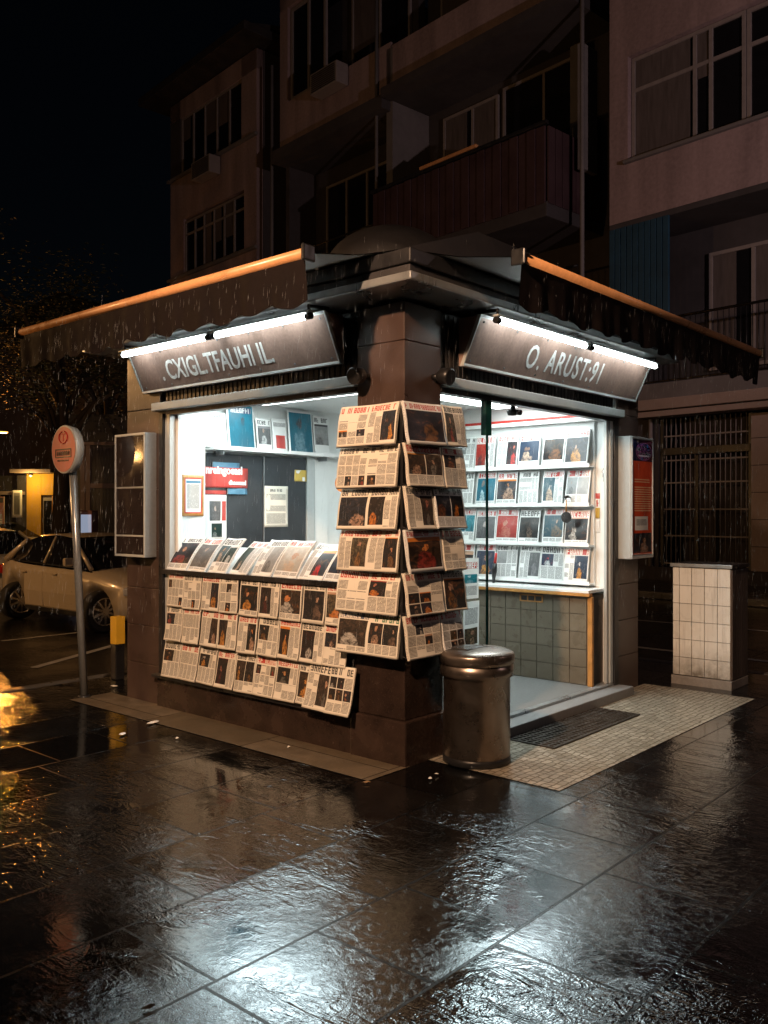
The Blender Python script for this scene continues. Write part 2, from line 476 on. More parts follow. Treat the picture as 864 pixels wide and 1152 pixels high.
def mk_leaf():
    g = NT('night_leaves')
    isl = g.n('ShaderNodeNewGeometry').outputs['Random Per Island']
    g.set(Base_Color=g.ramp(isl, [(.0, (.006, .010, .004)), (.6, (.012, .018, .006)), (1.0, (.022, .024, .008))]), Roughness=.5)
    MATS['night_leaves'] = g.m
mk_leaf()
def mk_rain():
    g = NT('rain_water')
    g.set(Base_Color=(.75, .8, .85), Roughness=.2, IOR=1.33, Transmission_Weight=.4)
    MATS['rain_water'] = g.m
mk_rain()

# ------------------------------------------------------------------ mesh building
class MB:
    """collects geometry for ONE mesh object; materials by name"""
    def __init__(s):
        s.bm = bmesh.new()
        s.uv = s.bm.loops.layers.uv.new('UVMap')
        s.mats = []
    def mi(s, name):
        if name not in s.mats:
            s.mats.append(name)
        return s.mats.index(name)
    def box(s, x0, x1, y0, y1, z0, z1, m, bev=0.0, mtx=None):
        x0, x1 = sorted((x0, x1)); y0, y1 = sorted((y0, y1)); z0, z1 = sorted((z0, z1))
        r = bmesh.ops.create_cube(s.bm, size=1.0)
        vs = r['verts']
        for v in vs:
            v.co = Vector((x0 + (v.co.x + .5)*(x1 - x0), y0 + (v.co.y + .5)*(y1 - y0), z0 + (v.co.z + .5)*(z1 - z0)))
            if mtx is not None:
                v.co = mtx @ v.co
        fs = list({f for v in vs for f in v.link_faces})
        i = s.mi(m)
        for f in fs:
            f.material_index = i
        if bev > 0:
            b = min(bev, .45*min(x1 - x0, y1 - y0, z1 - z0))
            es = list({e for f in fs for e in f.edges})
            r = bmesh.ops.bevel(s.bm, geom=es, offset=b, segments=2, profile=.6, affect='EDGES', clamp_overlap=True)
            for f in r['faces']:
                f.material_index = i
        return s
    def poly_prism(s, pts, axis, a, b, m):
        """extrude a polygon: axis 'x': pts are (y,z); 'y': pts are (x,z); 'z': pts are (x,y)"""
        def P(p, t):
            return {'x': (t, p[0], p[1]), 'y': (p[0], t, p[1]), 'z': (p[0], p[1], t)}[axis]
        va = [s.bm.verts.new(P(p, a)) for p in pts]
        vb = [s.bm.verts.new(P(p, b)) for p in pts]
        i = s.mi(m)
        n = len(pts)
        fs = [s.bm.faces.new(va), s.bm.faces.new(list(reversed(vb)))]
        for k in range(n):
            fs.append(s.bm.faces.new((va[(k + 1) % n], va[k], vb[k], vb[(k + 1) % n])))
        for f in fs:
            f.material_index = i
        bmesh.ops.recalc_face_normals(s.bm, faces=fs)
        return s
    def tube(s, pts, r, m, seg=10, caps=True):
        pts = [Vector(p) for p in pts]
        rs = r if isinstance(r, (list, tuple)) else [r]*len(pts)
        rings, i = [], s.mi(m)
        prev = None
        for k, p in enumerate(pts):
            d = (pts[min(k + 1, len(pts) - 1)] - pts[max(k - 1, 0)]).normalized()
            up = Vector((0, 0, 1)) if abs(d.z) < .9 else Vector((1, 0, 0))
            if prev is not None:
                up = prev
            sx = d.cross(up).normalized()
            sy = sx.cross(d).normalized()
            prev = sy
            rings.append([s.bm.verts.new(p + (sx*math.cos(2*PI*q/seg) + sy*math.sin(2*PI*q/seg))*rs[k]) for q in range(seg)])
        fs = []
        for a, b in zip(rings, rings[1:]):
            for q in range(seg):
                fs.append(s.bm.faces.new((a[q], a[(q + 1) % seg], b[(q + 1) % seg], b[q])))
        if caps:
            fs += [s.bm.faces.new(list(reversed(rings[0]))), s.bm.faces.new(rings[-1])]
        for f in fs:
            f.material_index = i
            f.smooth = len(f.verts) == 4
        bmesh.ops.recalc_face_normals(s.bm, faces=fs)
        return s
    def lathe(s, prof, m, seg=40, c=(0, 0), smooth=True):
        """prof: (radius, z) from bottom to top; closed at both ends"""
        i = s.mi(m)
        rings, fs = [], []
        for r, z in prof:
            rings.append([s.bm.verts.new((c[0] + r*math.cos(2*PI*q/seg), c[1] + r*math.sin(2*PI*q/seg), z)) for q in range(seg)])
        for a, b in zip(rings, rings[1:]):
            for q in range(seg):
                f = s.bm.faces.new((a[q], a[(q + 1) % seg], b[(q + 1) % seg], b[q]))
                f.smooth = smooth
                fs.append(f)
        fs += [s.bm.faces.new(list(reversed(rings[0]))), s.bm.faces.new(rings[-1])]
        for f in fs:
            f.material_index = i
        return s
    def quad(s, pts, m, uvs=None):
        f = s.bm.faces.new([s.bm.verts.new(p) for p in pts])
        f.material_index = s.mi(m)
        if uvs:
            for l, t in zip(f.loops, uvs):
                l[s.uv].uv = t
        return s
    def build(s, name, parent=None, loc=None, rot=None, smooth_angle=None):
        me = bpy.data.meshes.new(name)
        s.bm.to_mesh(me)
        s.bm.free()
        for m in s.mats:
            me.materials.append(MATS[m])
        o = bpy.data.objects.new(name, me)
        COL.objects.link(o)
        if parent is not None:
            o.parent = parent
        if loc is not None:
            o.location = loc
        if rot is not None:
            o.rotation_euler = rot
        return o

def tag(o, label=None, cat=None, group=None, kind=None):
    for k, v in (('label', label), ('category', cat), ('group', group), ('kind', kind)):
        if v:
            o[k] = v
    return o

def thing(name, label, cat, loc=(0, 0, 0), rz=0.0, group=None, rx=0.0):
    o = bpy.data.objects.new(name, None)
    o.empty_display_size = .1
    COL.objects.link(o)
    o.location = loc
    o.rotation_euler = (rx, 0, rz)
    return tag(o, label, cat, group)

def copy_tree(o, parent=None):
    c = o.copy()
    COL.objects.link(c)
    if parent is not None:
        c.parent = parent
    for ch in list(o.children):
        copy_tree(ch, c)
    return c

LEFT = ANG - PI/2        # something that faces the window side (kiosk -x)
RIGHT = ANG              # something that faces the door side (kiosk -y)

def text_mesh(body, size, sx, m, name, parent, loc, rot, depth=.004, space=1.0, bold=0.0):
    cu = bpy.data.curves.new(name, 'FONT')
    cu.body = body
    cu.size = size
    cu.extrude = depth
    cu.offset = bold
    cu.align_x = 'CENTER'
    cu.align_y = 'CENTER'
    cu.space_character = space
    cu.resolution_u = 3
    t = bpy.data.objects.new('tmp_text', cu)
    COL.objects.link(t)
    dg = bpy.context.evaluated_depsgraph_get()
    me = bpy.data.meshes.new_from_object(t.evaluated_get(dg))
    bpy.data.objects.remove(t)
    me.materials.clear()
    me.materials.append(MATS[m])
    for v in me.vertices:
        v.co.x *= sx
    o = bpy.data.objects.new(name, me)
    COL.objects.link(o)
    o.parent = parent
    o.location = loc
    o.rotation_euler = rot
    return o

# ------------------------------------------------------------------ printed sheets
rng = random.Random(11)
def sheet(name, w, h, rects, tg='_news', bow=0.0, curl=0.0, thick=.008, sag=0.0, rs=None, base=None, nz=10, parent=None, droop=0.0):
    """one page or spread facing local -y, standing on local z=0; the print is cut into the sheet itself"""
    rs = rs or rng
    bm = bmesh.new()
    uvl = bm.loops.layers.uv.new('UVMap')
    names = []
    def mi(n):
        n = n if n in MATS else n + tg
        if n not in names:
            names.append(n)
        return names.index(n)
    xs = sorted({round(x, 4) for r in rects for x in (r[0], r[2])} | {0.0, round(w, 4)} | {round(w*k/6, 4) for k in range(7)})
    zs = sorted({round(z, 4) for r in rects for z in (r[1], r[3])} | {0.0, round(h, 4)} | {round(h*k/nz, 4) for k in range(nz + 1)})
    xs = [x for k, x in enumerate(xs) if k == 0 or x - xs[k - 1] > 5e-4]
    zs = [z for k, z in enumerate(zs) if k == 0 or z - zs[k - 1] > 5e-4]
    ph, ph2 = rs.uniform(0, 6), rs.uniform(-1, 1)
    def pt(x, z):
        a, b = x/w, z/h
        y = -bow*math.sin(PI*b) - sag*math.sin(PI*a)*(.4 + .6*b) - curl*max(0, .35 - b)**2*8 - droop*b*b
        y += .004*math.sin(7*a + ph)*math.sin(4*b + ph*.7) + .012*ph2*curl*20*(a - .5)*(1 - b)**2
        return Vector((x - w/2, y, z))
    vg = [[bm.verts.new(pt(x, z)) for x in xs] for z in zs]
    info = []
    for r in rects:
        info.append((r, rs.randint(1, 60), rs.randint(1, 60)))
    b0 = mi(base or 'sheet')
    for j in range(len(zs) - 1):
        for i in range(len(xs) - 1):
            f = bm.faces.new((vg[j][i], vg[j][i + 1], vg[j + 1][i + 1], vg[j + 1][i]))
            f.material_index = b0
            f.smooth = True
            cx, cz = (xs[i] + xs[i + 1])/2, (zs[j] + zs[j + 1])/2
            hit = None
            for (r, su, sv) in info:
                if r[0] < cx < r[2] and r[1] < cz < r[3]:
                    hit = (r, su, sv)
            if hit:
                (x0, z0, x1, z1, m), su, sv = hit
                f.material_index = mi(m)
                for l, (x, z) in zip(f.loops, ((xs[i], zs[j]), (xs[i + 1], zs[j]), (xs[i + 1], zs[j + 1]), (xs[i], zs[j + 1]))):
                    if m in ('text', 'poster_text'):
                        p = .0085 if m == 'text' else .022
                        l[uvl].uv = ((x - x0)/p + su*9, (z - z0)/p + sv*7)
                    elif m in ('red', 'black', 'bar', 'navy', 'green'):
                        l[uvl].uv = ((x - x0)/(z1 - z0) + su*.62*3, (z - z0)/(z1 - z0))
                    else:
                        e = .002
                        l[uvl].uv = (su + e + (1 - 2*e)*(x - x0)/(x1 - x0), sv + e + (1 - 2*e)*(z - z0)/(z1 - z0))
    # the thickness of the folded pages
    if thick:
        e = mi('edge')
        loop = [vg[0][i] for i in range(len(xs))] + [vg[j][-1] for j in range(1, len(zs))] + \
               [vg[-1][i] for i in range(len(xs) - 2, -1, -1)] + [vg[j][0] for j in range(len(zs) - 2, 0, -1)]
        back = [bm.verts.new(v.co + Vector((0, thick, 0))) for v in loop]
        n = len(loop)
        for k in range(n):
            f = bm.faces.new((loop[(k + 1) % n], loop[k], back[k], back[(k + 1) % n]))
            f.material_index = e
        bk = bm.faces.new(back)
        bk.material_index = b0
    me = bpy.data.meshes.new(name)
    bm.to_mesh(me)
    bm.free()
    for n in names:
        me.materials.append(MATS[n])
    o = bpy.data.objects.new(name, me)
    COL.objects.link(o)
    if parent is not None:
        o.parent = parent
    return o

def columns(x0, x1, z0, z1, n, gap=.007, rs=rng, kinds=('text',)):
    wc = (x1 - x0 - gap*(n - 1))/n
    return [(x0 + k*(wc + gap), z0, x0 + k*(wc + gap) + wc, z1, kinds[k % len(kinds)]) for k in range(n)]

def page(w, h, style, rs, ox=0.0, head=None, ph='dark'):
    """rects of one front page, shifted by ox"""
    m = .045*w
    x0, x1, z0 = m, w - m, .05*h
    head = head or 'red'
    hh = rs.uniform(.10, .145)*h
    top = h - .04*h
    hh *= 1.25
    out = [(x0, top - hh, x1, top, head)]
    t = top - hh - .025*h
    p = 'ph_' + ph
    if style == 'photo':
        out += [(x0, z0 + rs.uniform(.0, .16)*h, x1, t, p)]
        zb = out[-1][1]
        if zb > z0 + .06*h:
            out += columns(x0, x1, z0, zb - .02*h, 3, rs=rs)
    elif style == 'portrait':
        s = x0 + (x1 - x0)*rs.uniform(.46, .62)
        if rs.random() < .5:
            out += [(x0, z0 + .05*h, s, t, p)] + columns(s + .02*w, x1, z0, t, 2, rs=rs)
        else:
            s = x1 - (s - x0)
            out += [(s, z0 + .05*h, x1, t, p)] + columns(x0, s - .02*w, z0, t, 2, rs=rs)
    elif style == 'grid':
        n, q = rs.choice([3, 4]), rs.choice([3, 3, 4])
        dz = (t - z0)/q
        for r in range(q):
            for c in columns(x0, x1, z0 + r*dz, z0 + (r + 1)*dz - .018*h, n, rs=rs):
                out.append((*c[:4], rs.choice(['text', 'text', 'text', 'text', p])))
    elif style == 'text':
        k = z0 + (t - z0)*rs.uniform(.45, .6)
        s = x0 + (x1 - x0)*rs.uniform(.5, .66)
        out += columns(x0, x1, z0, k - .02*h, rs.choice([3, 4]), rs=rs)
        out += [(x0, k, s, t, p if rs.random() < .6 else 'text')] + columns(s + .02*w, x1, k, t, 2, rs=rs)
    elif style == 'two':
        s = x0 + (x1 - x0)*rs.uniform(.42, .58)
        k = z0 + (t - z0)*.32
        out += [(x0, k, s - .01*w, t, p), (s + .01*w, k, x1, t, p)] + columns(x0, x1, z0, k - .02*h, 4, rs=rs)
    return [(a + ox, b, c + ox, d, e) for a, b, c, d, e in out]

def spread(w, h, rs, styles, heads, ph='dark'):
    half = w/2
    return page(half, h, styles[0], rs, 0, heads[0], ph) + page(half, h, styles[1], rs, half, heads[1], ph)

ORD = ['first', 'second', 'third', 'fourth', 'fifth', 'sixth', 'seventh', 'eighth', 'ninth', 'tenth']
HEADWORD = {'red': 'red-headed', 'bar': 'red-barred', 'black': 'black-headed', 'navy': 'navy-barred', 'green': 'green-headed'}
STYLEWORD = {'photo': 'one big photo', 'portrait': 'a tall side photo', 'grid': 'a grid of short columns', 'text': 'mostly text', 'two': 'two photos abreast'}

# ================================================================== SETTING
def flat(name, pts, m, z=0.0, thick=None):
    b = MB()
    if thick is None:
        b.quad([(p[0], p[1], 0) for p in pts], m)
    else:
        b.poly_prism(pts, 'z', -thick, 0, m)
    o = b.build(name, None, K(0, 0, z), (0, 0, ANG))
    return tag(o, kind='structure')

KX, KY = 5.0, 4.35                         # kerb lines
flat('ground', [(-900, -900), (900, -900), (900, 900), (-900, 900)], 'wet_asphalt', -.12)
flat('pavement', [(-60, -60), (KX, -60), (KX, KY), (-60, KY)], 'wet_slabs', 0.0, .115)
flat('granite_path', [(-.42, -.05), (-.001, -.05), (-.001, 3.6), (-.42, 3.6)], 'wet_strip', .004)
flat('cobbled_path', [(.20, -1.06), (3.70, -1.06), (3.70, -.001), (.20, -.001)], 'wet_cobble', .004)
b = MB()
b.box(KX + .002, KX + .16, -40, KY + .16, -.118, .006, 'kerb_stone', .02)
for_k = b.build('kerb', None, K(0, 0, 0), (0, 0, ANG)); tag(for_k, kind='structure')
b = MB()
b.box(-40, KX, KY + .002, KY + .16, -.118, .006, 'kerb_stone', .02)
tag(b.build('kerb', None, K(0, 0, 0), (0, 0, ANG)), kind='structure')
# far pavement in front of the buildings, in their own frame
FP = Vector((8.46, 20.0, 0))
FANG = math.atan2(-.742, .67)
def FW(t, d, z=0):                          # t metres along the row of houses, d metres out into the street
    return Vector((FP.x - .67*t - .742*d, FP.y + .742*t - .67*d, z))
b = MB()
b.box(-75, 25, -3.0, 30, -.115, .02, 'wet_slabs')
tag(b.build('far_pavement', None, FP, (0, 0, FANG)), kind='structure')
b = MB()
b.box(-75, 25, -3.17, -3.002, -.118, .03, 'kerb_stone', .02)
tag(b.build('far_kerb', None, FP, (0, 0, FANG)), kind='structure')
# painted lines on the road
def road_line(p0, p1, wd=.11):
    p0, p1 = Vector(p0), Vector(p1)
    d = (p1 - p0).normalized()
    n = Vector((-d.y, d.x))*wd/2
    flat('road_marking', [p0 - n, p1 - n, p1 + n, p0 + n], 'white_line', -.116)
a0, a1 = on_ground(38, 752, -.116), on_ground(131, 726, -.116)
road_line(a0, a1)
road_line(on_ground(2, 722, -.116), on_ground(92, 712, -.116), .09)
road_line((6.6, -6), (6.6, 30), .12)
road_line((9.4, -6), (9.4, 30), .10)

# ================================================================== KIOSK
LX, LY = 3.56, 3.32                        # door side length, window side length
kiosk = thing('newspaper_kiosk', 'brightly lit square newspaper kiosk of brown stone on the wet pavement', 'kiosk', K(0, 0, 0), ANG)

def blocks(b, x0, x1, y0, y1, zs, m, bev=.006):
    for z0, z1 in zip(zs, zs[1:]):
        b.box(x0, x1, y0, y1, z0, z1 - .003, m, bev)
b = MB(); blocks(b, 0, .40, 0, .43, [.30, .74, 1.30, 1.86, 2.42, 2.86, 3.12], 'brown_granite')
b.build('corner_pillar', kiosk)
b = MB(); b.box(-.045, .43, -.045, .46, -.02, .30, 'dark_granite', .012)
b.box(-.012, .412, -.012, .442, .302, .72, 'dark_granite', .006)
b.build('pillar_base', kiosk)
b = MB(); blocks(b, 0, .45, 2.80, LY, [0, .34, .68, 1.02, 1.36, 1.90, 2.62, 3.12], 'brown_granite'); b.build('side_pillar', kiosk)
b = MB(); blocks(b, 3.13, LX, 0, .45, [0, .34, .68, 1.02, 1.36, 1.90, 2.62, 3.12], 'brown_granite'); b.build('side_pillar', kiosk)
# rear walls, floor, ceiling
b = MB(); b.box(.46, LX, 3.06, LY - .02, -.01, 3.12, 'dark_granite'); b.box(.06, 3.10, 2.985, 3.057, .1, 2.80, 'white_panel'); b.build('rear_wall', kiosk)
b = MB(); b.box(3.14, LX - .02, .46, 3.05, -.01, 3.12, 'dark_granite'); b.box(3.075, 3.137, .02, 2.98, .1, 2.80, 'white_panel'); b.build('end_wall', kiosk)
b = MB(); b.box(.02, 3.10, .05, 3.0, .0, .10, 'kiosk_floor'); b.build('floor', kiosk)
b = MB(); b.box(.03, 3.12, .03, 3.05, 2.78, 2.86, 'white_panel'); b.build('ceiling', kiosk)
for (x0, x1, y0, y1) in ((.22, 1.15, .70, 2.75), (1.0, 2.90, .22, 1.20)):
    b = MB(); b.box(x0 - .03, x1 + .03, y0 - .03, y1 + .03, 2.745, 2.779, 'white_gloss', .006)
    pl = b.build('ceiling_lamp', kiosk)
    b = MB(); b.box(x0, x1, y0, y1, 2.738, 2.744, 'ceiling_glow'); b.build('diffuser', pl)
# low wall below the serving window
b = MB(); b.box(-.035, .22, .462, 2.798, -.02, .255, 'dark_granite', .008)
b.box(-.075, .22, .462, 2.83, .257, .285, 'dark_metal', .005)
b.build('plinth', kiosk)
b = MB(); b.box(.02, .20, .45, 2.79, .287, 1.17, 'dark_board'); b.build('window_apron', kiosk)
# serving window frame
b = MB()
b.box(-.02, .10, 2.735, 2.797, .287, 2.56, 'dark_metal', .006)
b.box(.0, .06, 2.66, 2.73, .287, 2.555, 'pale_metal', .005)
b.box(.065, .11, 2.63, 2.72, 1.20, 2.555, 'white_gloss', .005)
b.build('window_frame', kiosk)
b = MB(); b.box(.112, .45, 2.772, 2.797, .3, 2.74, 'white_panel', .003); b.box(.452, .468, 2.775, 2.984, .3, 2.74, 'white_panel'); b.build('inner_lining', kiosk)
# shutter box over window and door: ribbed dark front, pale rail under it
b = MB()
b.box(.03, .30, .44, 2.80, 2.66, 3.12, 'dark_metal')
y = .46
while y < 2.79:
    b.box(.024, .0295, y, y + .03, 2.67, 3.11, 'dark_metal', .002); y += .055
b.box(-.055, .09, .432, 2.86, 2.585, 2.655, 'pale_metal', .008)
b.box(.0, .08, .434, 2.80, 2.545, 2.583, 'dark_metal', .004)
b.build('shutter_box', kiosk)
b = MB()
b.box(.41, 3.13, .03, .30, 2.66, 3.12, 'dark_metal')
x = .42
while x < 3.12:
    b.box(x, x + .03, .024, .0295, 2.67, 3.11, 'dark_metal', .002); x += .055
b.box(.402, 3.16, -.055, .09, 2.585, 2.655, 'pale_metal', .008)
b.box(.404, 3.13, .0, .08, 2.545, 2.583, 'dark_metal', .004)
b.build('shutter_box', kiosk)
# door opening
b = MB()
b.box(3.045, 3.128, -.01, .07, .0, 2.56, 'dark_metal', .006)
b.box(2.985, 3.04, .005, .055, .11, 2.543, 'pale_metal', .005)
b.box(2.94, 2.98, .02, .05, .11, 2.543, 'pale_metal', .005)
b.build('door_frame', kiosk)
b = MB(); b.box(.41, 3.13, -.16, .048, -.02, .085, 'threshold_stone', .01)
b.box(.42, 3.04, .0, .06, .087, .107, 'grey_metal', .004); b.build('threshold', kiosk)
b = MB(); b.quad([(.42, .021, .112), (.995, .021, .112), (.995, .021, 2.54), (.42, .021, 2.54)], 'clear_glass')
gd = b.build('glass_door', kiosk)
b = MB(); b.box(.996, 1.008, .013, .029, .112, 2.54, 'glass_edge'); b.build('glass_edge', gd)
b = MB(); b.box(.955, 1.03, -.004, .046, 2.28, 2.545, 'glass_edge', .006); b.build('door_clip', gd)
# counter inside along the end wall, tiled front
ct = thing('service_counter', 'tiled shop counter with orange wooden edge inside the doorway', 'counter', K(0, 0, 0), ANG)
b = MB(); b.box(2.80, 3.07, .125, 2.9, .10, .93, 'grout'); b.build('carcass', ct)
b = MB()
yy, q = .145, 0
while yy < 2.85:
    for r in range(5):
        z0 = .105 + r*.163
        b.box(2.788, 2.799, yy, yy + .172, z0, z0 + .158, 'counter_tile', .002)
    yy += .177
b.build('tiled_front', ct)
b = MB(); b.box(2.73, 3.07, .09, 2.9, .955, .985, 'white_gloss', .005); b.build('counter_top', ct)
b = MB(); b.box(2.725, 2.79, .085, 2.9, .925, .953, 'wood_edge', .004); b.box(2.765, 2.80, .075, .122, .10, .923, 'wood_edge', .004); b.build('wooden_edge', ct)
b = MB(); b.box(2.78, 2.786, .60, .86, .835, .905, 'wood_edge', .002)
for k in range(3):
    b.box(2.777, 2.7795, .615 + k*.08, .68 + k*.08, .848, .892, 'black_plastic')
sk = b.build('socket_plate', ct)
# cornice and roof
b = MB()
for (d, z0, z1, m) in ((.31, 3.15, 3.205, 'grey_metal'), (.27, 3.207, 3.262, 'roof_dark'), (.29, 3.265, 3.36, 'dark_metal')):
    b.box(-d, LX + .25, -d, LY + .25, z0, z1, m, .01)
b.build('cornice', kiosk)
b = MB()
b.box(-.02, LX + .1, -.02, LY + .1, 3.362, 3.46, 'roof_dark', .01)
b.poly_prism([(-.06, 3.462), (LX + .06, 3.462), (LX/2 + .5, 3.95), (LX/2 - .5, 3.95)], 'y', .3, LY - .3, 'roof_dark')
prof = [(.62, 3.94)] + [(.62*math.cos(a), 3.96 + .42*math.sin(a)) for a in [k*PI/2/8 for k in range(8)]] + [(.02, 4.385)]
b.lathe(prof, 'roof_dark', 32, (LX/2, LY/2))
b.build('roof', kiosk)

# awnings --------------------------------------------------------------
def awning(name, label, length, loc, rz, flip):
    """local x runs along the face from the corner, local -y sticks out into the street (flip mirrors x)"""
    t = thing(name, label, 'awning', loc, rz, 'roller awnings of the kiosk')
    s = -1 if flip else 1
    D, zb, zw = .90, 3.235, 3.46
    b = MB()
    n = 40
    for i in range(n):
        xa, xb = length*i/n, length*(i + 1)/n
        for (y0, y1, z0, z1) in ((-D, -D/2, zb, (zb + zw)/2 - .025), (-D/2, 0, (zb + zw)/2 - .025, zw)):
            b.quad([(s*xa, y0, z0), (s*xb, y0, z0), (s*xb, y1, z1), (s*xa, y1, z1)], 'awning_lining')
            b.quad([(s*xa, y0, z0 + .006), (s*xb, y0, z0 + .006), (s*xb, y1, z1 + .006), (s*xa, y1, z1 + .006)], 'awning_canvas')
    bmesh.ops.remove_doubles(b.bm, verts=b.bm.verts, dist=.0005)
    b.build('canopy', t)
    b = MB(); b.tube([(0, -D - .01, zb + .0), (s*length, -D - .01, zb + .0)], .034, 'orange_paint', 14)
    fb = b.build('front_bar', t)
    for xx in (0, length):
        b = MB()
        e = -.025 if xx == 0 else .0
        b.box(s*(xx + e), s*(xx + e + .025), -D - .055, -D + .045, zb - .05, zb + .05, 'black_plastic', .01)
        b.build('end_cap', fb)
    # hanging valance with a scalloped hem
    b = MB()
    n = int(length/.025)
    r2 = random.Random(3 if flip else 4)
    rows = []
    for i in range(n + 1):
        x = length*i/n
        k = abs(math.sin(PI*x/.31))
        zlow = 2.962 - .042*k + .007*math.sin(5*x)
        yy = -D - .012 + .014*math.sin(9*x + 1) + .010*math.sin(23*x) + .006*math.sin(41*x + 2)
        rows.append([b.bm.verts.new((s*x, -D - .02 + (yy + D + .02)*q, (zb - .02) + (zlow - zb + .02)*q)) for q in (0, .35, .7, 1)])
    mi = b.mi('awning_canvas')
    for p, q in zip(rows, rows[1:]):
        for k in range(3):
            f = b.bm.faces.new((p[k], q[k], q[k + 1], p[k + 1])); f.material_index = mi; f.smooth = True
    b.build('valance', t)
    for k, fx in enumerate((.25, .8)):
        b = MB(); x0 = s*length*fx
        b.tube([(x0, -.02, 3.40), (x0 + .32*s, -.46, 3.33), (x0, -D + .03, 3.235)], .017, 'dark_metal', 8)
        b.build('folding_arm', t)
    return t
awning('awning', 'dark scalloped awning with orange front bar over the serving window', 3.52, K(0, 0, 0), LEFT, True)
awning('awning', 'dark scalloped awning with orange front bar over the glass doorway', 4.25, K(0, 0, 0), RIGHT, False)

# sign boards and their lamps -------------------------------------------
def sign(label, L0, L1, loc, rz, s, text, tsize, tpos, tsx, space):
    """board from L0 to L1 along the face (s = direction of local x), leaning out at the top"""
    t = thing('shop_sign', label, 'sign', loc, rz, 'sign boards of the kiosk')
    yb, zb, yt, zt = -.035, 2.755, -.195, 3.10
    b = MB()
    b.poly_prism([(yb, zb), (yt, zt), (.0, zt), (.0, zb)], 'x', s*L0, s*L1, 'sign_face')
    b.build('board', t)
    ang = math.atan2(zt - zb, -(yt - yb))
    n = Vector((0, -(zt - zb), -(yb - yt))).normalized()
    b = MB()
    e = .012
    for (xa, xb, ya, za, yc, zc) in ((L0 - .01, L1 + .01, yb, zb, yb - .012, zb + .016), (L0 - .01, L1 + .01, yt + .012, zt - .016, yt, zt + .004)):
        b.box(s*xa, s*xb, ya - .012, yc - .006, za - .004, zc, 'pale_metal', .003)
    for xx in (L0 - .012, L1):
        b.poly_prism([(yb - .010, zb - .004), (yt - .012, zt), (yt + .02, zt), (yb + .02, zb - .004)], 'x', s*xx, s*(xx + .012), 'pale_metal')
    b.build('board_rim', t)
    for q in range(7):
        for k in (.12, .88):
            xx = L0 + .06 + (L1 - L0 - .12)*q/6
            c = Vector((s*xx, yb + (yt - yb)*k, zb + (zt - zb)*k))
            sb = MB(); sb.tube([c - n*.002, c + n*.004], .009, 'steel', 8); sb.build('screw', t)
    mid = (Vector((0, yb, zb)) + Vector((0, yt, zt)))/2
    u = Vector((0, yt - yb, zt - zb)).normalized()
    p = mid + u*tpos[1] + n*.004
    # lettering lies in the leaning plane: local text x -> x, text y -> u
    rot = Matrix(((1, 0, 0), (0, u.y, n.y), (0, u.z, n.z))).transposed()
    M = Matrix((Vector((1, 0, 0)), u, n)).transposed()
    text_mesh(text, tsize, tsx, 'letter_silver', 'lettering', t, (tpos[0], p.y, p.z), M.to_euler(), .0012, space, .0032)
    return t
# along the window side local x runs towards the corner, so distances from the corner are negative there
sg = sign('long brown sign board with worn silver lettering above the serving window', .567, 2.99, K(0, 0, 0), LEFT, -1, '. CXIGL.TFAUHI IL.', .235, (-1.92, -.03), .74, 1.0)
sg = sign('brown sign board with silver letters ending in 91 above the glass doorway', .6145, 3.40, K(0, 0, 0), RIGHT, 1, 'O. ARUST:91', .265, (1.98, -.02), .74, 1.16)

def sign_lamp(label, x0, x1, loc, rz, bracket):
    t = thing('fluorescent_lamp', label, 'lamp', loc, rz, 'fluorescent lamps above the sign boards')
    y, z = -.285, 3.058
    b = MB(); b.box(x0, x1, y - .022, y + .036, z + .024, z + .040, 'pale_metal', .005); b.build('reflector', t)
    b = MB(); b.tube([(x0 + .05, y, z), (x1 - .05, y, z)], .021, 'tube_glow', 12); b.build('tube', t)
    for xx in (x0, x1 - .05):
        b = MB(); b.tube([(xx, y, z), (xx + .05, y, z)], .024, 'black_plastic', 12); b.build('end_cap', t)
    b = MB()
    b.tube([(bracket, y, z + .04), (bracket, y - .01, 3.125), (bracket, -.10, 3.14)], .014, 'black_plastic', 8)
    b.build('bracket', t)
    return t
sign_lamp('lit fluorescent tube over the window sign, on the half next to the corner pillar', -1.70, -.60, K(0, 0, 0), LEFT, -.62)
sign_lamp('lit fluorescent tube over the window sign, on the half beside the dark showcase', -2.98, -1.72, K(0, 0, 0), LEFT, -2.9)
sign_lamp('lit fluorescent tube over the doorway sign, on the half next to the corner pillar', .66, 2.02, K(0, 0, 0), RIGHT, .68)
sign_lamp('lit fluorescent tube over the doorway sign, on the half beside the red poster', 2.04, 3.36, K(0, 0, 0), RIGHT, 3.3)

# two small black floodlights on the corner pillar
for (nm, p, rz) in (('small black floodlight on the window side of the corner pillar', K(-.0, .33, 2.64), LEFT), ('small black floodlight on the door side of the corner pillar', K(.31, 0, 2.64), RIGHT)):
    t = thing('floodlight', nm, 'lamp', p, rz, 'floodlights on the corner pillar')
    b = MB(); b.tube([(0, 0, 0), (0, -.05, 0)], .022, 'black_plastic', 12); b.build('mount', t)
    b = MB(); b.tube([(0, -.05, .0), (0, -.075, 0), (0, -.15, -.012), (0, -.16, -.014)], [.035, .055, .062, .05], 'black_plastic', 16); b.build('housing', t)
# metal hook under the doorway sign, camera dome inside the doorway
t = thing('ceiling_camera', 'small black camera under the doorway lintel', 'camera', K(1.42, .06, 2.542), RIGHT)
b = MB(); b.lathe([(.01, -.075), (.04, -.07), (.05, -.04), (.05, -.03), (.02, -.028), (.02, 0)], 'black_plastic', 16); b.build('housing', t)
b = MB(); b.tube([(0, -.03, -.05), (.0, -.075, -.055)], .022, 'dark_glass', 12); b.build('lens', t)

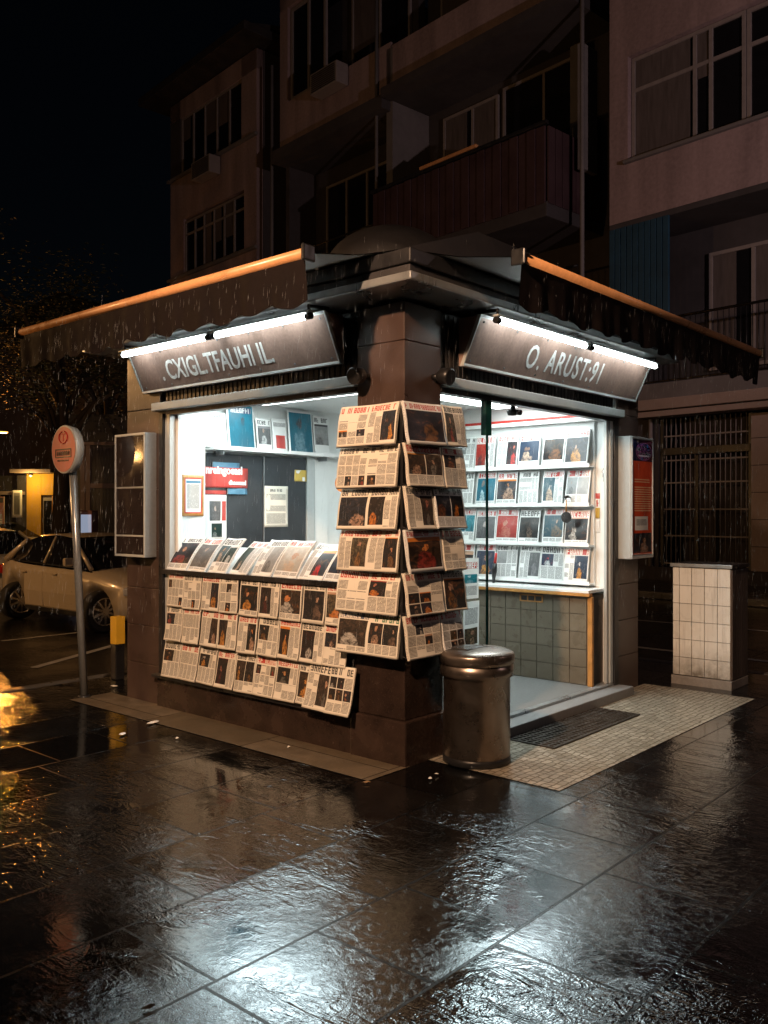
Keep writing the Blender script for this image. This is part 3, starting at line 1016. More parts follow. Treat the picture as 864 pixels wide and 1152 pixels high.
# ================================================================== PRINT on the kiosk
# rack on the corner pillar -------------------------------------------
def rack(label, loc, rz, w, x0):
    t = thing('newspaper_rack', label, 'rack', loc, rz, 'newspaper racks on the corner pillar')
    b = MB(); b.box(x0, x0 + w, -.075, -.055, .73, 2.40, 'black_plastic', .004); b.build('backboard', t)
    for xx in (x0 + .06, x0 + w - .08):
        b = MB(); b.box(xx, xx + .02, -.054, -.05 + .045, .8, 2.36, 'dark_metal', .002); b.build('rail', t)
    b = MB()
    for k in range(6):
        z = .735 + k*.283
        b.tube([(x0 - .004, -.08, z + .02), (x0 - .004, -.135, z - .004), (x0 + w + .004, -.135, z - .004), (x0 + w + .004, -.08, z + .02)], .0035, 'dark_metal', 6)
    b.build('wire_holder', t)
    return t
rack('tall black wire rack full of open newspapers on the window side of the corner pillar', K(0, 0, 0), LEFT, .54, -.50)
rack('tall black wire rack full of folded newspapers on the door side of the corner pillar', K(0, 0, 0), RIGHT, .62, -.11)

LS = [  # top to bottom: what each open paper on the window side shows
    (('grid', 'portrait'), ('red', 'red'), 'dark', 'brown columns'),
    (('grid', 'grid'), ('black', 'black'), 'dark', 'bold black headline'),
    (('photo', 'portrait'), ('black', 'black'), 'dark', 'orange figure photo'),
    (('portrait', 'portrait'), ('red', 'red'), 'dark', 'two dark portraits'),
    (('grid', 'text'), ('red', 'red'), 'dark', 'creased text columns'),
    (('photo', 'two'), ('navy', 'green'), 'dark', 'navy and green headlines'),
]
NTH = ['topmost', 'second from the top', 'third from the top', 'fourth from the top', 'fifth from the top', 'lowest']
for k, (st, hd, ph, desc) in enumerate(LS):
    rs = random.Random(100 + k)
    w, h = .54 + rs.uniform(-.015, .01), .287
    o = sheet('newspaper', w, h, spread(w, h, rs, st, hd, ph), bow=.012, sag=-.014, curl=.012, thick=.018, rs=rs, droop=-.025)
    o.location = K(-.135, .228 + rs.uniform(-.006, .006), .735 + (5 - k)*.283)
    o.rotation_euler = (R(-5 + rs.uniform(-1, 1)), R(rs.uniform(-.8, .8)), LEFT + R(rs.uniform(-2, 2)))
    tag(o, 'open newspaper with %s, %s in the window side rack' % (desc, NTH[k]), 'newspaper', 'newspapers in the pillar racks')
RS = [
    (('photo', 'red', .395), ('portrait', 'black', .235)),
    (('two', 'red', .375), ('text', 'bar', .255)),
    (('portrait', 'black', .285), ('two', 'black', .34)),
    (('photo', 'red', .375), ('grid', 'red', .25)),
    (('grid', 'red', .38), ('photo', 'black', .245)),
    (('grid', 'red', .36), ('grid', 'red', .26)),
]
for k, row in enumerate(RS):
    x = -.125
    for q, (st, hd, w) in enumerate(row):
        rs = random.Random(200 + k*2 + q)
        h = .287
        o = sheet('newspaper', w, h, page(w, h, st, rs, 0, hd, 'dark'), '_news' if (k + q) % 3 else '_gloss', bow=.010, curl=.02, thick=.016, rs=rs, droop=-.02, sag=-.006)
        o.location = K(x + w/2, -.135 - .006*q, .735 + (5 - k)*.283 + rs.uniform(-.004, .004))
        o.rotation_euler = (R(-4 + rs.uniform(-1.5, 1.5)), R(rs.uniform(-1, 1)), RIGHT + R(rs.uniform(-3, 3)))
        tag(o, '%s newspaper %s in the door side rack, by the %s' % (HEADWORD[hd], NTH[k], 'pillar edge' if q == 0 else 'glass door'),
            'newspaper', 'newspapers in the pillar racks')
        x += w + .004

# sloping display below the serving window --------------------------------
for r in range(3):
    n = 9
    for c in range(1 if r == 2 else 0, n):
        rs = random.Random(300 + r*10 + c)
        w, h = .228 + rs.uniform(-.009, .009), .300 + rs.uniform(-.008, .006)
        st = rs.choice(['portrait', 'grid', 'text', 'text', 'photo', 'two'] if r != 0 else ['photo', 'portrait', 'grid', 'photo'])
        hd = rs.choice(['red', 'red', 'red', 'black', 'bar'] if r else ['black', 'red', 'black'])
        o = sheet('newspaper', w, h, page(w, h, st, rs, 0, hd, 'dark'), bow=.006, curl=.012, thick=.008, rs=rs, sag=-.003)
        y = .585 + c*.241 + rs.uniform(-.006, .006) + (.02 if r == 2 else 0)
        z = (.885, .595, .289)[r] + rs.uniform(0, .008)
        xx = (-.055, -.075, -.092)[r] - .002*(c % 2)
        o.location = K(xx, y, z)
        o.rotation_euler = (R((-5, -7, -10)[r]), R(rs.uniform(-1.2, 1.2)), LEFT + R(rs.uniform(-.6, .6)))
        rowname = ('top', 'middle', 'bottom')[r]
        tag(o, '%s paper, %s from the corner pillar in the %s row below the serving window' % (HEADWORD[hd], ORD[c + 1 if r == 2 else c], rowname), 'newspaper', 'newspapers displayed below the serving window')
for k, (u0, u1, v0, v1, st, nm) in enumerate(((352, 380, 745, 792, 'portrait', 'newspaper with a dark bearded portrait leaning beside the plinth end under the window'),
                                              (379, 403, 742, 805, 'grid', 'newspaper of short columns leaning against the corner pillar base under the window'))):
    rs = random.Random(380 + k)
    w, h = .245, .335
    o = sheet('newspaper', w, h, page(w, h, st, rs, 0, 'black', 'dark'), bow=.006, curl=.02, thick=.010, rs=rs)
    o.location = K(-.130 - .014*k, .725 - .235*k, .288)
    o.rotation_euler = (R(-12), R(1 - 2*k), LEFT + R(-2))
    tag(o, nm, 'newspaper', 'newspapers displayed below the serving window')

# magazines lying on the window counter --------------------------------------
b = MB()
b.poly_prism([(-.045, 1.172), (.62, 1.172), (.62, 1.20), (-.045, 1.20)], 'y', .45, 2.70, 'white_gloss')
b.box(-.055, -.047, .45, 2.70, 1.165, 1.205, 'dark_metal', .002)
b.build('window_counter', kiosk)
rk = thing('magazine_stand', 'low white sloping stand carrying magazines on the window counter', 'stand', K(0, 0, 0), ANG)
b = MB(); b.poly_prism([(.015, 1.203), (.27, 1.203), (.27, 1.40)], 'y', .46, 2.60, 'white_gloss'); b.build('stand', rk)
MG = [('photo', 'red', 'dark'), ('portrait', 'black', 'color'), ('photo', 'red', 'color'), ('portrait', 'black', 'grey'), ('portrait', 'red', 'color'), ('two', 'black', 'color'), ('photo', 'red', 'grey'), ('photo', 'black', 'dark')]
for c, (st, hd, ph) in enumerate(MG):
    rs = random.Random(400 + c)
    w, h = .262 + rs.uniform(-.01, .014), .345
    o = sheet('magazine', w, h, page(w, h, st, rs, 0, hd, ph), '_gloss', bow=.018, thick=.012, rs=rs, sag=-.004)
    o.location = K(-.03 + .004*(c % 2), .615 + c*.274, 1.206)
    o.rotation_euler = (R(-40 + rs.uniform(-4, 4)), 0, LEFT + R(rs.uniform(-9, 3)))
    tag(o, '%s magazine on the sloping window counter, %s from the corner pillar' % (HEADWORD[hd], ORD[c]), 'magazine', 'magazines on the window counter')

# rear wall seen through the window ----------------------------------------------
YB = 2.975
def z4(px, py):                      # from the enlarged crop of the window
    return 180 + px/3.757, 430 + py/3.757
def wall_sheet(name, label, cat, px0, py0, px1, py1, rects, tg='_gloss', off=.0, group=None, thick=.006, base=None, tilt=0, YB=2.975):
    (u0, v0), (u1, v1) = z4(px0, py0), z4(px1, py1)
    vm = (v0 + v1)/2
    xa, _ = on_y(u0, vm, YB - off)
    xb, _ = on_y(u1, vm, YB - off)
    xm, zt = on_y((u0 + u1)/2, v0, YB - off)
    _, zb = on_y((u0 + u1)/2, v1, YB - off)
    w, h = abs(xb - xa), zt - zb
    rr = [(a*w, bb*h, c*w, d*h, m) for a, bb, c, d, m in rects]
    o = sheet(name, w, h, rr, tg, thick=thick, base=base, rs=random.Random(int(px0*7 + py0)))
    o.location = K(xm, YB - off - thick, zb)
    o.rotation_euler = (R(tilt), 0, RIGHT)
    tag(o, label, cat, group)
    return o
# dark sliding panels behind the counter
b = MB()
(xa, zt) = on_y(*z4(190, 320), YB); (xb, _) = on_y(*z4(428, 320), YB); (xc, _) = on_y(*z4(606, 320), YB)
zt = 2.26
b.box(xa, xb - .006, YB - .03, YB, 1.0, zt, 'dark_board', .003); b.box(xb + .006, xc, YB - .036, YB, 1.0, zt, 'dark_board', .003)
b.build('sliding_panel', kiosk)
b = MB()
b.box(xc + .01, xc + .12, YB - .05, YB, .8, zt + .02, 'pale_metal', .004); b.box(xc + .15, xc + .35, YB - .02, YB, .8, zt, 'white_panel', .004)
b.box(xb - .005, xb + .005, YB - .045, YB - .031, 1.0, zt, 'grey_metal', .002)
b.build('panel_frame', kiosk)
b = MB()
b.box(xa - .02, 2.45, YB - .17, YB, 2.285, 2.305, 'white_gloss', .004); b.box(xa - .02, 2.45, YB - .175, YB - .168, 2.287, 2.32, 'white_gloss', .002)
t = thing('wall_shelf', 'white shelf carrying magazines high on the rear wall behind the window', 'shelf', K(0, 0, 0), ANG)
b.build('shelf_board', t)
for xx in (xa + .1, xc + .2):
    b = MB(); b.box(xx, xx + .012, YB - .15, YB, 2.24, 2.283, 'grey_metal', .003); b.build('shelf_bracket', t)
G1 = 'magazines on the rear wall shelf'
mg = [(190, 140, 285, 290, [(.05, .05, .95, .78, 'text'), (.05, .82, .95, .95, 'black')], 'pale grey text-filled newspaper'),
      (290, 108, 405, 300, [(.07, .05, .96, .97, 'ph_teal'), (.15, .80, .9, .93, 'navy')], 'tall teal magazine with a white figure'),
      (412, 165, 476, 303, [(.08, .80, .92, .94, 'black'), (.08, .2, .92, .76, 'ph_grey')], 'narrow white magazine with a black headline'),
      (480, 165, 541, 305, [(.08, .68, .92, .92, 'text'), (.2, .1, .85, .5, 'block_red')], 'narrow white magazine with a red patch'),
      (548, 133, 650, 310, [(.06, .04, .97, .97, 'ph_teal')], 'wide teal magazine with a dark figure'),
      (656, 160, 720, 325, [(.06, .82, .94, .95, 'black'), (.06, .25, .94, .78, 'ph_grey')], 'slim grey magazine next to the wide teal cover')]
for k, (a, bb, c, d, rr, nm) in enumerate(mg):
    o = wall_sheet('magazine', nm + ' on the rear wall shelf', 'magazine', a, bb, c, d, rr, off=.10, group=G1, tilt=-6)
    p = o.location; p.z = 2.31
    o.location = p
wall_sheet('red_placard', 'red placard with white lettering on the dark panel behind the window', 'placard', 188, 365, 370, 450, [], base='block_red', off=.045, thick=.01)
pl = bpy.data.objects['red_placard']
text_mesh('nreingoeasl', .105, .92, 'white_gloss', 'lettering', pl, (-.03, -.003, .165), (R(90), 0, 0), .002, 1.0, .004)
text_mesh('dhooseed', .06, .9, 'white_gloss', 'lettering', pl, (.13, -.003, .05), (R(90), 0, 0), .002, 1.0, .003)
wall_sheet('striped_pennant', 'red white and black striped card hanging under the red placard', 'card', 188, 428, 280, 478, [(0, .66, 1, 1, 'block_white'), (0, .34, 1, .66, 'block_black'), (0, 0, 1, .34, 'block_red')], off=.042)
wall_sheet('blue_card', 'small blue card under the red placard', 'card', 285, 452, 367, 478, [(0, 0, 1, 1, 'block_blue')], off=.04)
wall_sheet('blue_card', 'thin dark blue card peeping out above the red placard', 'card', 222, 343, 335, 366, [(0, 0, 1, 1, 'block_blue')], off=.04)
wall_sheet('advert_card', 'white advertising card with a dark telephone below the striped card', 'card', 188, 480, 280, 668, [(.22, .42, .72, .86, 'ph_grey'), (.78, .42, .97, .86, 'block_red'), (.3, .05, .8, .36, 'ph_color')], off=.05)
wall_sheet('paper_notice', 'white typed notice taped to the dark panel behind the window', 'notice', 440, 443, 541, 616, [(.25, .86, .75, .93, 'black'), (.1, .66, .9, .82, 'text'), (.1, .38, .9, .62, 'text'), (.1, .08, .9, .34, 'text')], '_news', off=.042, thick=.002)
wall_sheet('sticky_note', 'plain yellow note on the dark panel above the typed notice', 'note', 568, 375, 619, 423, [(0, 0, 1, 1, 'block_yellow')], off=.042, thick=.003)
# framed notice on the pale wall strip beside the window frame
o = wall_sheet('framed_notice', 'wood-framed notice with red border hanging beside the window frame', 'notice', 88, 396, 180, 570,
               [(0, 0, 1, 1, 'wood_edge'), (.12, .07, .92, .93, 'block_red'), (.17, .10, .87, .90, 'sheet'), (.24, .18, .8, .78, 'text'), (.2, .80, .85, .86, 'block_blue')], thick=.018, YB=2.771)

# end wall shelves seen through the doorway -----------------------------------
XE = 3.07
sh = thing('magazine_shelf', 'white four-tier magazine shelf on the end wall inside the doorway', 'shelf', K(0, 0, 0), ANG)
b = MB(); b.box(XE - .03, XE, .20, 2.9, 1.0, 2.56, 'white_panel'); b.build('backboard', sh)
ROWZ = [2.145, 1.775, 1.395, 1.035]
for z in ROWZ:
    b = MB(); b.box(XE - .14, XE - .031, .19, 2.9, z - .022, z - .004, 'white_gloss', .003); b.box(XE - .146, XE - .139, .19, 2.9, z - .024, z + .010, 'white_gloss', .002)
    b.build('shelf_board', sh)
b = MB(); b.box(XE - .05, XE - .005, .18, 2.9, 2.60, 2.63, 'red_paint', .003); b.build('red_trim', sh)
b = MB(); b.box(XE - .10, XE - .002, .16, 2.9, 2.56, 2.598, 'white_gloss', .004); b.build('top_rail', sh)
EW = [  # per row from the doorway side inwards: (style, head, palette, words)
    [('photo', 'red', 'dark'), ('photo', 'red', 'dark'), ('photo', 'bar', 'color'), ('portrait', 'red', 'color'), ('portrait', 'bar', 'color'), ('text', 'black', 'grey'), ('photo', 'bar', 'color')],
    [('two', 'bar', 'grey'), ('portrait', 'bar', 'color'), ('text', 'black', 'grey'), ('photo', 'red', 'dark'), ('photo', 'bar', 'teal'), ('text', 'black', 'grey'), ('photo', 'bar', 'dark')],
    [('photo', 'bar', 'dark'), ('photo', 'bar', 'color'), ('photo', 'black', 'dark'), ('photo', 'bar', 'color'), ('photo', 'bar', 'grey'), ('two', 'bar', 'teal'), ('photo', 'red', 'dark')],
    [('portrait', 'bar', 'color'), ('text', 'black', 'color'), ('portrait', 'black', 'grey'), ('text', 'black', 'grey'), ('photo', 'bar', 'color'), ('photo', 'bar', 'dark'), ('two', 'black', 'color')],
]
PALW = {'grey': 'grey', 'dark': 'dark', 'color': 'bright', 'teal': 'teal'}
for r, row in enumerate(EW):
    for c, (st, hd, ph) in enumerate(row):
        rs = random.Random(500 + r*10 + c)
        w, h = .246 + rs.uniform(-.012, .012), .338 + rs.uniform(-.012, .012)
        o = sheet('magazine', w, h, page(w, h, st, rs, 0, hd, ph), '_gloss', bow=.008, thick=.010, rs=rs)
        o.location = K(XE - .128 + .01*rs.random(), .345 + c*.262 + rs.uniform(-.008, .008), ROWZ[r] + .001)
        o.rotation_euler = (R(-11 + rs.uniform(-2, 2)), R(rs.uniform(-1, 1)), LEFT + R(rs.uniform(-4, 4)))
        tag(o, '%s magazine with %s cover, %s from the doorway on the %s shelf tier' % (HEADWORD[hd], PALW[ph], ORD[c], ('top', 'second', 'third', 'lowest')[r]),
            'magazine', 'magazines on the end wall shelf')
# stickers, keys and odds by the doorway
def end_sheet(name, label, cat, u0, v0, u1, v1, rects, x, tg='_gloss', base=None, thick=.004):
    vm = (v0 + v1)/2
    ya, _ = on_x(u0, vm, x); yb, _ = on_x(u1, vm, x)
    ym, zt = on_x((u0 + u1)/2, v0, x); _, zb = on_x((u0 + u1)/2, v1, x)
    w, h = abs(ya - yb), zt - zb
    o = sheet(name, w, h, [(a*w, bb*h, c*w, d*h, m) for a, bb, c, d, m in rects], tg, thick=thick, base=base, rs=random.Random(int(u0 + v0)))
    o.location = K(x - thick, ym, zb); o.rotation_euler = (0, 0, LEFT)
    return tag(o, label, cat)
end_sheet('sticker', 'red and yellow sticker on the white wall strip beside the magazine shelf', 'sticker', 660, 556, 675, 584, [(0, .78, 1, 1, 'block_red'), (.1, .45, .9, .75, 'red'), (0, 0, 1, .42, 'block_yellow')], 3.073)
end_sheet('paper_notice', 'blank white card under the red and yellow sticker', 'notice', 663, 586, 675, 600, [], 3.073)
t = thing('hanging_key', 'bunch of keys on a hook at the wall strip beside the shelf', 'keys', K(3.07, .10, 2.10), LEFT)
b = MB(); b.tube([(0, 0, 0), (0, -.03, 0), (0, -.035, .015)], .004, 'steel', 6); b.build('hook', t)
b = MB(); b.tube([(.018*math.cos(a), -.03, -.02 + .018*math.sin(a)) for a in [k*2*PI/12 for k in range(13)]], .003, 'steel', 6); b.build('key_ring', t)
b = MB(); b.box(-.012, .012, -.034, -.028, -.075, -.038, 'steel', .002); b.box(-.004, .004, -.034, -.028, -.115, -.074, 'steel', .001); b.build('key_blade', t)
for k, (nm, u, v) in enumerate((('dark round fob on an orange cord hanging before the third shelf tier', 637, 583),)):
    y, z = on_x(u, v, 2.88)
    t = thing('hanging_fob', nm, 'fob', K(2.88, y, z + .17), LEFT)
    b = MB(); b.tube([(0, 0, 0), (0, 0, -.12)], .006, 'wood_edge', 6); b.build('cord', t)
    b = MB(); b.tube([(0, -.008, -.17), (0, .008, -.17)], .052, 'black_plastic', 20); b.build('disc', t)
    b = MB(); b.tube([(0, .10, .02), (0, .0, .02), (0, -.012, .0)], .008, 'black_plastic', 6); b.lathe([(.012, .012), (.026, .016), (.026, .034), (.012, .038)], 'black_plastic', 14); b.build('peg', t)
t = thing('folded_umbrella', 'folded dark umbrella with red handle leaning on the counter inside the glass', 'umbrella', K(2.62, 1.42, .99), LEFT)
b = MB(); b.tube([(0, 0, 0), (.012, 0, .13), (.02, 0, .2)], [.012, .028, .02], 'black_plastic', 12); b.build('cloth', t)
b = MB(); b.tube([(.02, 0, .2), (.035, 0, .30)], [.016, .012], 'red_paint', 10); b.build('grip', t)
t.location = K(2.86, 1.22, .987)
# leaflets on the glass panel beside the rack
for k, (z, h, nm, rr) in enumerate(((1.06, .30, 'white leaflet with red heading on the glass door, above the other leaflets', [(.08, .74, .92, .9, 'bar'), (.1, .38, .9, .6, 'ph_teal'), (.1, .08, .9, .32, 'text')]),
                                    (.70, .34, 'white leaflet with a dark photo on the glass door, below the other leaflet', [(.1, .5, .9, .9, 'text'), (.1, .06, .9, .42, 'ph_dark')]))):
    w = .20
    o = sheet('leaflet', w, h, [(a*w, bb*h, c*w, d*h, m) for a, bb, c, d, m in rr], '_thin', thick=0, rs=random.Random(600 + k))
    o.location = K(.775 + .01*k, .010, z); o.rotation_euler = (0, R(1 - 2*k), RIGHT)
    tag(o, nm, 'leaflet', 'leaflets on the glass door')
t = thing('round_plate', 'orange round plate sticking out behind the window side rack', 'plate', K(-.03, .52, 1.905), LEFT)
b = MB(); b.tube([(-.025, -.0, 0), (-.025, -.014, 0)], .062, 'orange_paint', 28); b.build('plate_disc', t)
b = MB(); b.tube([(-.02, .0, 0), (.05, .03, 0)], .008, 'black_plastic', 8); b.build('plate_bracket', t)

# showcases on the side pillars ----------------------------------------------------
t = thing('dark_showcase', 'dark glazed metal showcase mounted on the pillar next to the serving window', 'showcase', K(0, 0, 0), LEFT, None)
X0, X1 = -3.325, -2.85
b = MB(); b.box(X0, X1, -.118, -.002, 1.30, 2.40, 'grey_metal', .006); b.build('cabinet', t)
b = MB()
for (xa, xb, za, zb) in ((X0, X1, 2.378, 2.398), (X0, X1, 1.302, 1.322), (X0, X0 + .018, 1.324, 2.376), (X1 - .018, X1, 1.324, 2.376), (X0 + .02, X1 - .02, 1.482, 1.494), (X0 + .02, X1 - .02, 1.912, 1.922)):
    b.box(xa, xb, -.126, -.1185, za, zb, 'pale_metal', .002)
b.build('door_frame', t)
for za, zb in ((1.325, 1.48), (1.497, 1.909), (1.925, 2.374)):
    b = MB(); b.box(X0 + .021, X1 - .021, -.1225, -.1187, za, zb, 'showcase_glass', .001); b.build('pane', t)
t = thing('poster_cabinet', 'pale metal cabinet with a red poster mounted on the pillar beside the doorway', 'poster case', K(0, 0, 0), RIGHT, None)
X0, X1 = 3.116, 3.585
b = MB(); b.box(X0, X1, -.135, -.002, 1.26, 2.41, 'pale_metal', .01); b.build('cabinet', t)
w, h = .43, 1.085
o = sheet('poster', w, h, [(.0, .815*h, w, h, 'emblem'), (.04, .62*h, .36, .66*h, 'poster_text'), (.04, .37*h, .40, .60*h, 'poster_text'), (.05, .215*h, .33, .335*h, 'block_white'), (.08, .255*h, .30, .31*h, 'text'),
                          (.02, .02*h, .41, .19*h, 'ph_dark')], '_gloss', base='poster_red', thick=.004, rs=random.Random(77), parent=t)
o.location = ((X0 + X1)/2 + .006, -.142, 1.295)
b = MB()
for (xa, xb, za, zb) in ((X0 + .004, X1 - .004, 2.386, 2.406), (X0 + .004, X1 - .004, 1.264, 1.288), (X0 + .004, X0 + .022, 1.29, 2.384), (X1 - .020, X1 - .004, 1.29, 2.384)):
    b.box(xa, xb, -.148, -.1362, za, zb, 'pale_metal', .003)
b.build('frame', t)

# ================================================================== STREET FURNITURE
def place(label, name, cat, x, y, rz=ANG, group=None, z=0):
    return thing(name, label, cat, K(x, y, z), rz, group)
t = place('round brushed steel litter bin on the pavement beside the corner pillar', 'litter_bin', 'bin', .41, -.30)
b = MB(); b.lathe([(.226, .006), (.232, .01), (.232, .05), (.226, .055)], 'black_plastic', 48); b.build('base_ring', t)
b = MB(); b.lathe([(.222, .05), (.228, .056), (.228, .59), (.235, .594)], 'brushed_steel', 56); b.build('body', t)
b = MB(); b.lathe([(.236, .592), (.250, .596), (.250, .664), (.244, .668), (.244, .676), (.258, .680), (.258, .735), (.252, .746), (.22, .762), (.12, .772), (.02, .774)], 'brushed_steel', 56)
ld = b.build('lid', t)
b = MB(); b.box(-.13, .05, -.02, .14, .7735, .778, 'steel', .002); b.build('flap', ld)

t = place('white tiled utility box with a dark top standing on the pavement', 'tiled_utility_box', 'utility box', 3.94, -.754)
b = MB(); b.box(.012, .44, .0, .566, .09, 1.155, 'grout'); b.build('core', t)
b = MB()
rows = 6; tz = 1.06/rows
cols = [0.0, .066, .19, .316, .441, .566]
for r in range(rows):
    for ya, yb in zip(cols, cols[1:]):
        b.box(-.002, .011, .566 - yb + .0025, .566 - ya - .0025, .095 + r*tz, .095 + (r + 1)*tz - .005, 'white_tile', .002)
b.build('tiled_front', t)
b = MB()
for k in range(9):
    b.box(.014 + k*.0475, .058 + k*.0475, -.013, -.001, .095, 1.15, 'box_side', .003)
b.build('side_panel', t)
b = MB(); b.box(-.02, .46, -.025, .585, 1.158, 1.195, 'dark_metal', .004); b.box(-.026, -.0205, -.025, .585, 1.160, 1.193, 'grey_metal', .002); b.build('top_slab', t)
b = MB(); b.box(-.012, .45, -.014, .58, -.005, .087, 'concrete', .008); b.build('plinth', t)

t = place('rusty iron drain grate let into the cobbles before the doorway', 'drain_grate', 'grate', 0, 0)
b = MB()
x0, x1, y0, y1 = 1.0, 2.40, -.56, -.12
b.box(x0, x1, y0, y0 + .025, .004, .016, 'cast_iron'); b.box(x0, x1, y1 - .025, y1, .004, .016, 'cast_iron')
for k in range(29):
    xx = x0 + k*(x1 - x0 - .02)/28
    b.box(xx, xx + .018, y0 + .026, y1 - .026, .005, .015, 'cast_iron')
for k in range(6):
    yy = y0 + .06 + k*.062
    b.box(x0 + .02, x1 - .02, yy, yy + .016, .0045, .0135, 'cast_iron')
b.build('grating', t)
b = MB(); b.box(x0 + .002, x1 - .002, y0 + .002, y1 - .002, .0005, .0062, 'black_plastic'); b.build('pit', t)

x, y = on_ground(95, 785)
t = thing('round_sign', 'pale round bus stop sign on a leaning grey pole by the kerb', 'sign', K(x, y, 0), LEFT)
lean = Vector((.0, -.0, 1))
def leanp(z):
    w = Vector((-.115*z/2.4, -.02*z/2.4, z))     # world lean to the photograph's side
    return Matrix.Rotation(-LEFT, 3, 'Z') @ w
b = MB(); b.lathe([(.06, .0), (.06, .012), (.045, .02)], 'dark_metal', 20); b.build('base_plate', t)
b = MB(); b.tube([leanp(0.01), leanp(1.2), leanp(2.34)], .035, 'grey_metal', 18); b.build('pole', t)
cz = leanp(2.27); cz.y -= .06
b = MB(); b.tube([cz + Vector((0, .085, 0)), cz + Vector((0, .06, 0)), cz + Vector((0, -.012, 0)), cz + Vector((0, -.02, 0))], [.17, .212, .222, .216], 'pale_metal', 40)
hd = b.build('sign_head', t)
b = MB(); b.tube([cz + Vector((0, -.0205, 0)), cz + Vector((0, -.024, 0))], .205, 'sign_red', 40); b.build('sign_face', hd)
b = MB()
ring = [(.075*math.cos(a), -.027, .11 + .055*math.sin(a)) for a in [k*2*PI/24 for k in range(25)]]
b.tube([cz + Vector(p) for p in ring], .006, 'red_paint', 6)
def bar(x0, x1, z0, z1, m='dark_metal'):
    b.box(cz.x + x0, cz.x + x1, cz.y - .028, cz.y - .0245, cz.z + z0, cz.z + z1, m)
bar(-.006, .006, .075, .145, 'red_paint'); bar(-.035, .035, .135, .147, 'red_paint')
bar(-.13, .13, -.005, .005); bar(-.13, .13, -.075, -.065); bar(-.14, -.13, -.075, .005); bar(.13, .14, -.075, .005)
for k in range(7):
    xx = -.11 + k*.033
    bar(xx, xx + .007, -.055, -.015); bar(xx + .016, xx + .022, -.055, -.02); 
    if k % 2: bar(xx + .008, xx + .016, -.036, -.030)
for k in range(6):
    bar(-.10 + k*.034, -.078 + k*.034, -.108, -.094)
b.build('marking', hd)

# yellow-banded bollard half hidden behind the side pillar
t = thing('bollard', 'dark bollard with a yellow band behind the stone side pillar', 'bollard', K(.42, 4.15, 0), ANG)
b = MB(); b.box(-.05, .05, -.05, .05, -.0, .62, 'dark_metal', .01); b.build('post', t)
b = MB(); b.box(-.053, .053, -.053, .053, .36, .64, 'yellow_paint', .006); b.build('yellow_band', t)

# litter
def scrap(label, u, v, r, m='scrap_white', n=7, seed=1, name='paper_scrap', cat='litter', flat_=.35, grp='scraps of litter on the wet paving'):
    rs = random.Random(seed)
    x, y = on_ground(u, v)
    b = MB()
    pts = []
    for k in range(n):
        a = 2*PI*k/n
        q = r*rs.uniform(.55, 1.1)
        pts.append(Vector((q*math.cos(a), q*.55*math.sin(a), .007 + rs.uniform(0, .02)*flat_)))
    c = b.bm.verts.new((0, 0, .012 + .02*flat_))
    vs = [b.bm.verts.new(p) for p in pts]
    i = b.mi(m)
    for p, q in zip(vs, vs[1:] + vs[:1]):
        f = b.bm.faces.new((c, p, q)); f.material_index = i
    o = b.build(name, None, K(x, y, .002), (0, 0, rs.uniform(0, 6)))
    tag(o, label, cat, grp)
scrap('white paper scrap on the granite path below the stone side pillar', 172, 815, .075, seed=2)
scrap('long pale paper scrap on the pavement at the foot of the side pillar', 128, 774, .07, seed=3, n=5)
scrap('white torn paper scrap on the paving between kiosk corner and steel bin', 484, 878, .030, seed=4)
scrap('tiny white paper scrap right beside the torn one near the steel bin', 491, 874, .017, seed=5)
scrap('brown leaf lying on the paving before the corner pillar base', 413, 883, .030, 'leaf_litter', seed=6, name='fallen_leaf')
scrap('small white paper scrap on the paving near the granite path below the window', 199, 833, .025, seed=7)
scrap('black leaf on the wet paving far in front of the kiosk', 169, 1137, .030, 'bark', seed=8, name='fallen_leaf')
scrap('pale cigarette-sized scrap on the granite path below the newspapers', 325, 843, .022, seed=9)
scrap('grey paper strip on the wet paving out before the serving window', 138, 828, .05, seed=10, n=5)

# ================================================================== CARS
def wheel(parent, loc, side):
    w = thing('wheel', None, None, loc, 0); w.parent = parent
    b = MB()
    s = side
    b.tube([(0, -s*.10, 0), (0, -s*.09, 0), (0, s*.08, 0), (0, s*.10, 0)], [.29, .315, .315, .285], 'tyre', 28); b.build('tyre', w)
    b = MB()
    b.tube([(0, s*.085, 0), (0, s*.102, 0)], .215, 'dark_metal', 28)
    for k in range(10):
        a = 2*PI*k/10
        M = Matrix.Rotation(a, 4, 'Y')
        b.box(-.016, .016, min(s*.100, s*.112), max(s*.100, s*.112), .04, .20, 'alloy', .004, M)
    b.tube([(0, s*.1, 0), (0, s*.116, 0)], .05, 'alloy', 14)
    pts = [(.205*math.cos(q), s*.105, .205*math.sin(q)) for q in [k*2*PI/28 for k in range(29)]]
    b.tube(pts, .012, 'alloy', 8)
    b.build('rim', w)

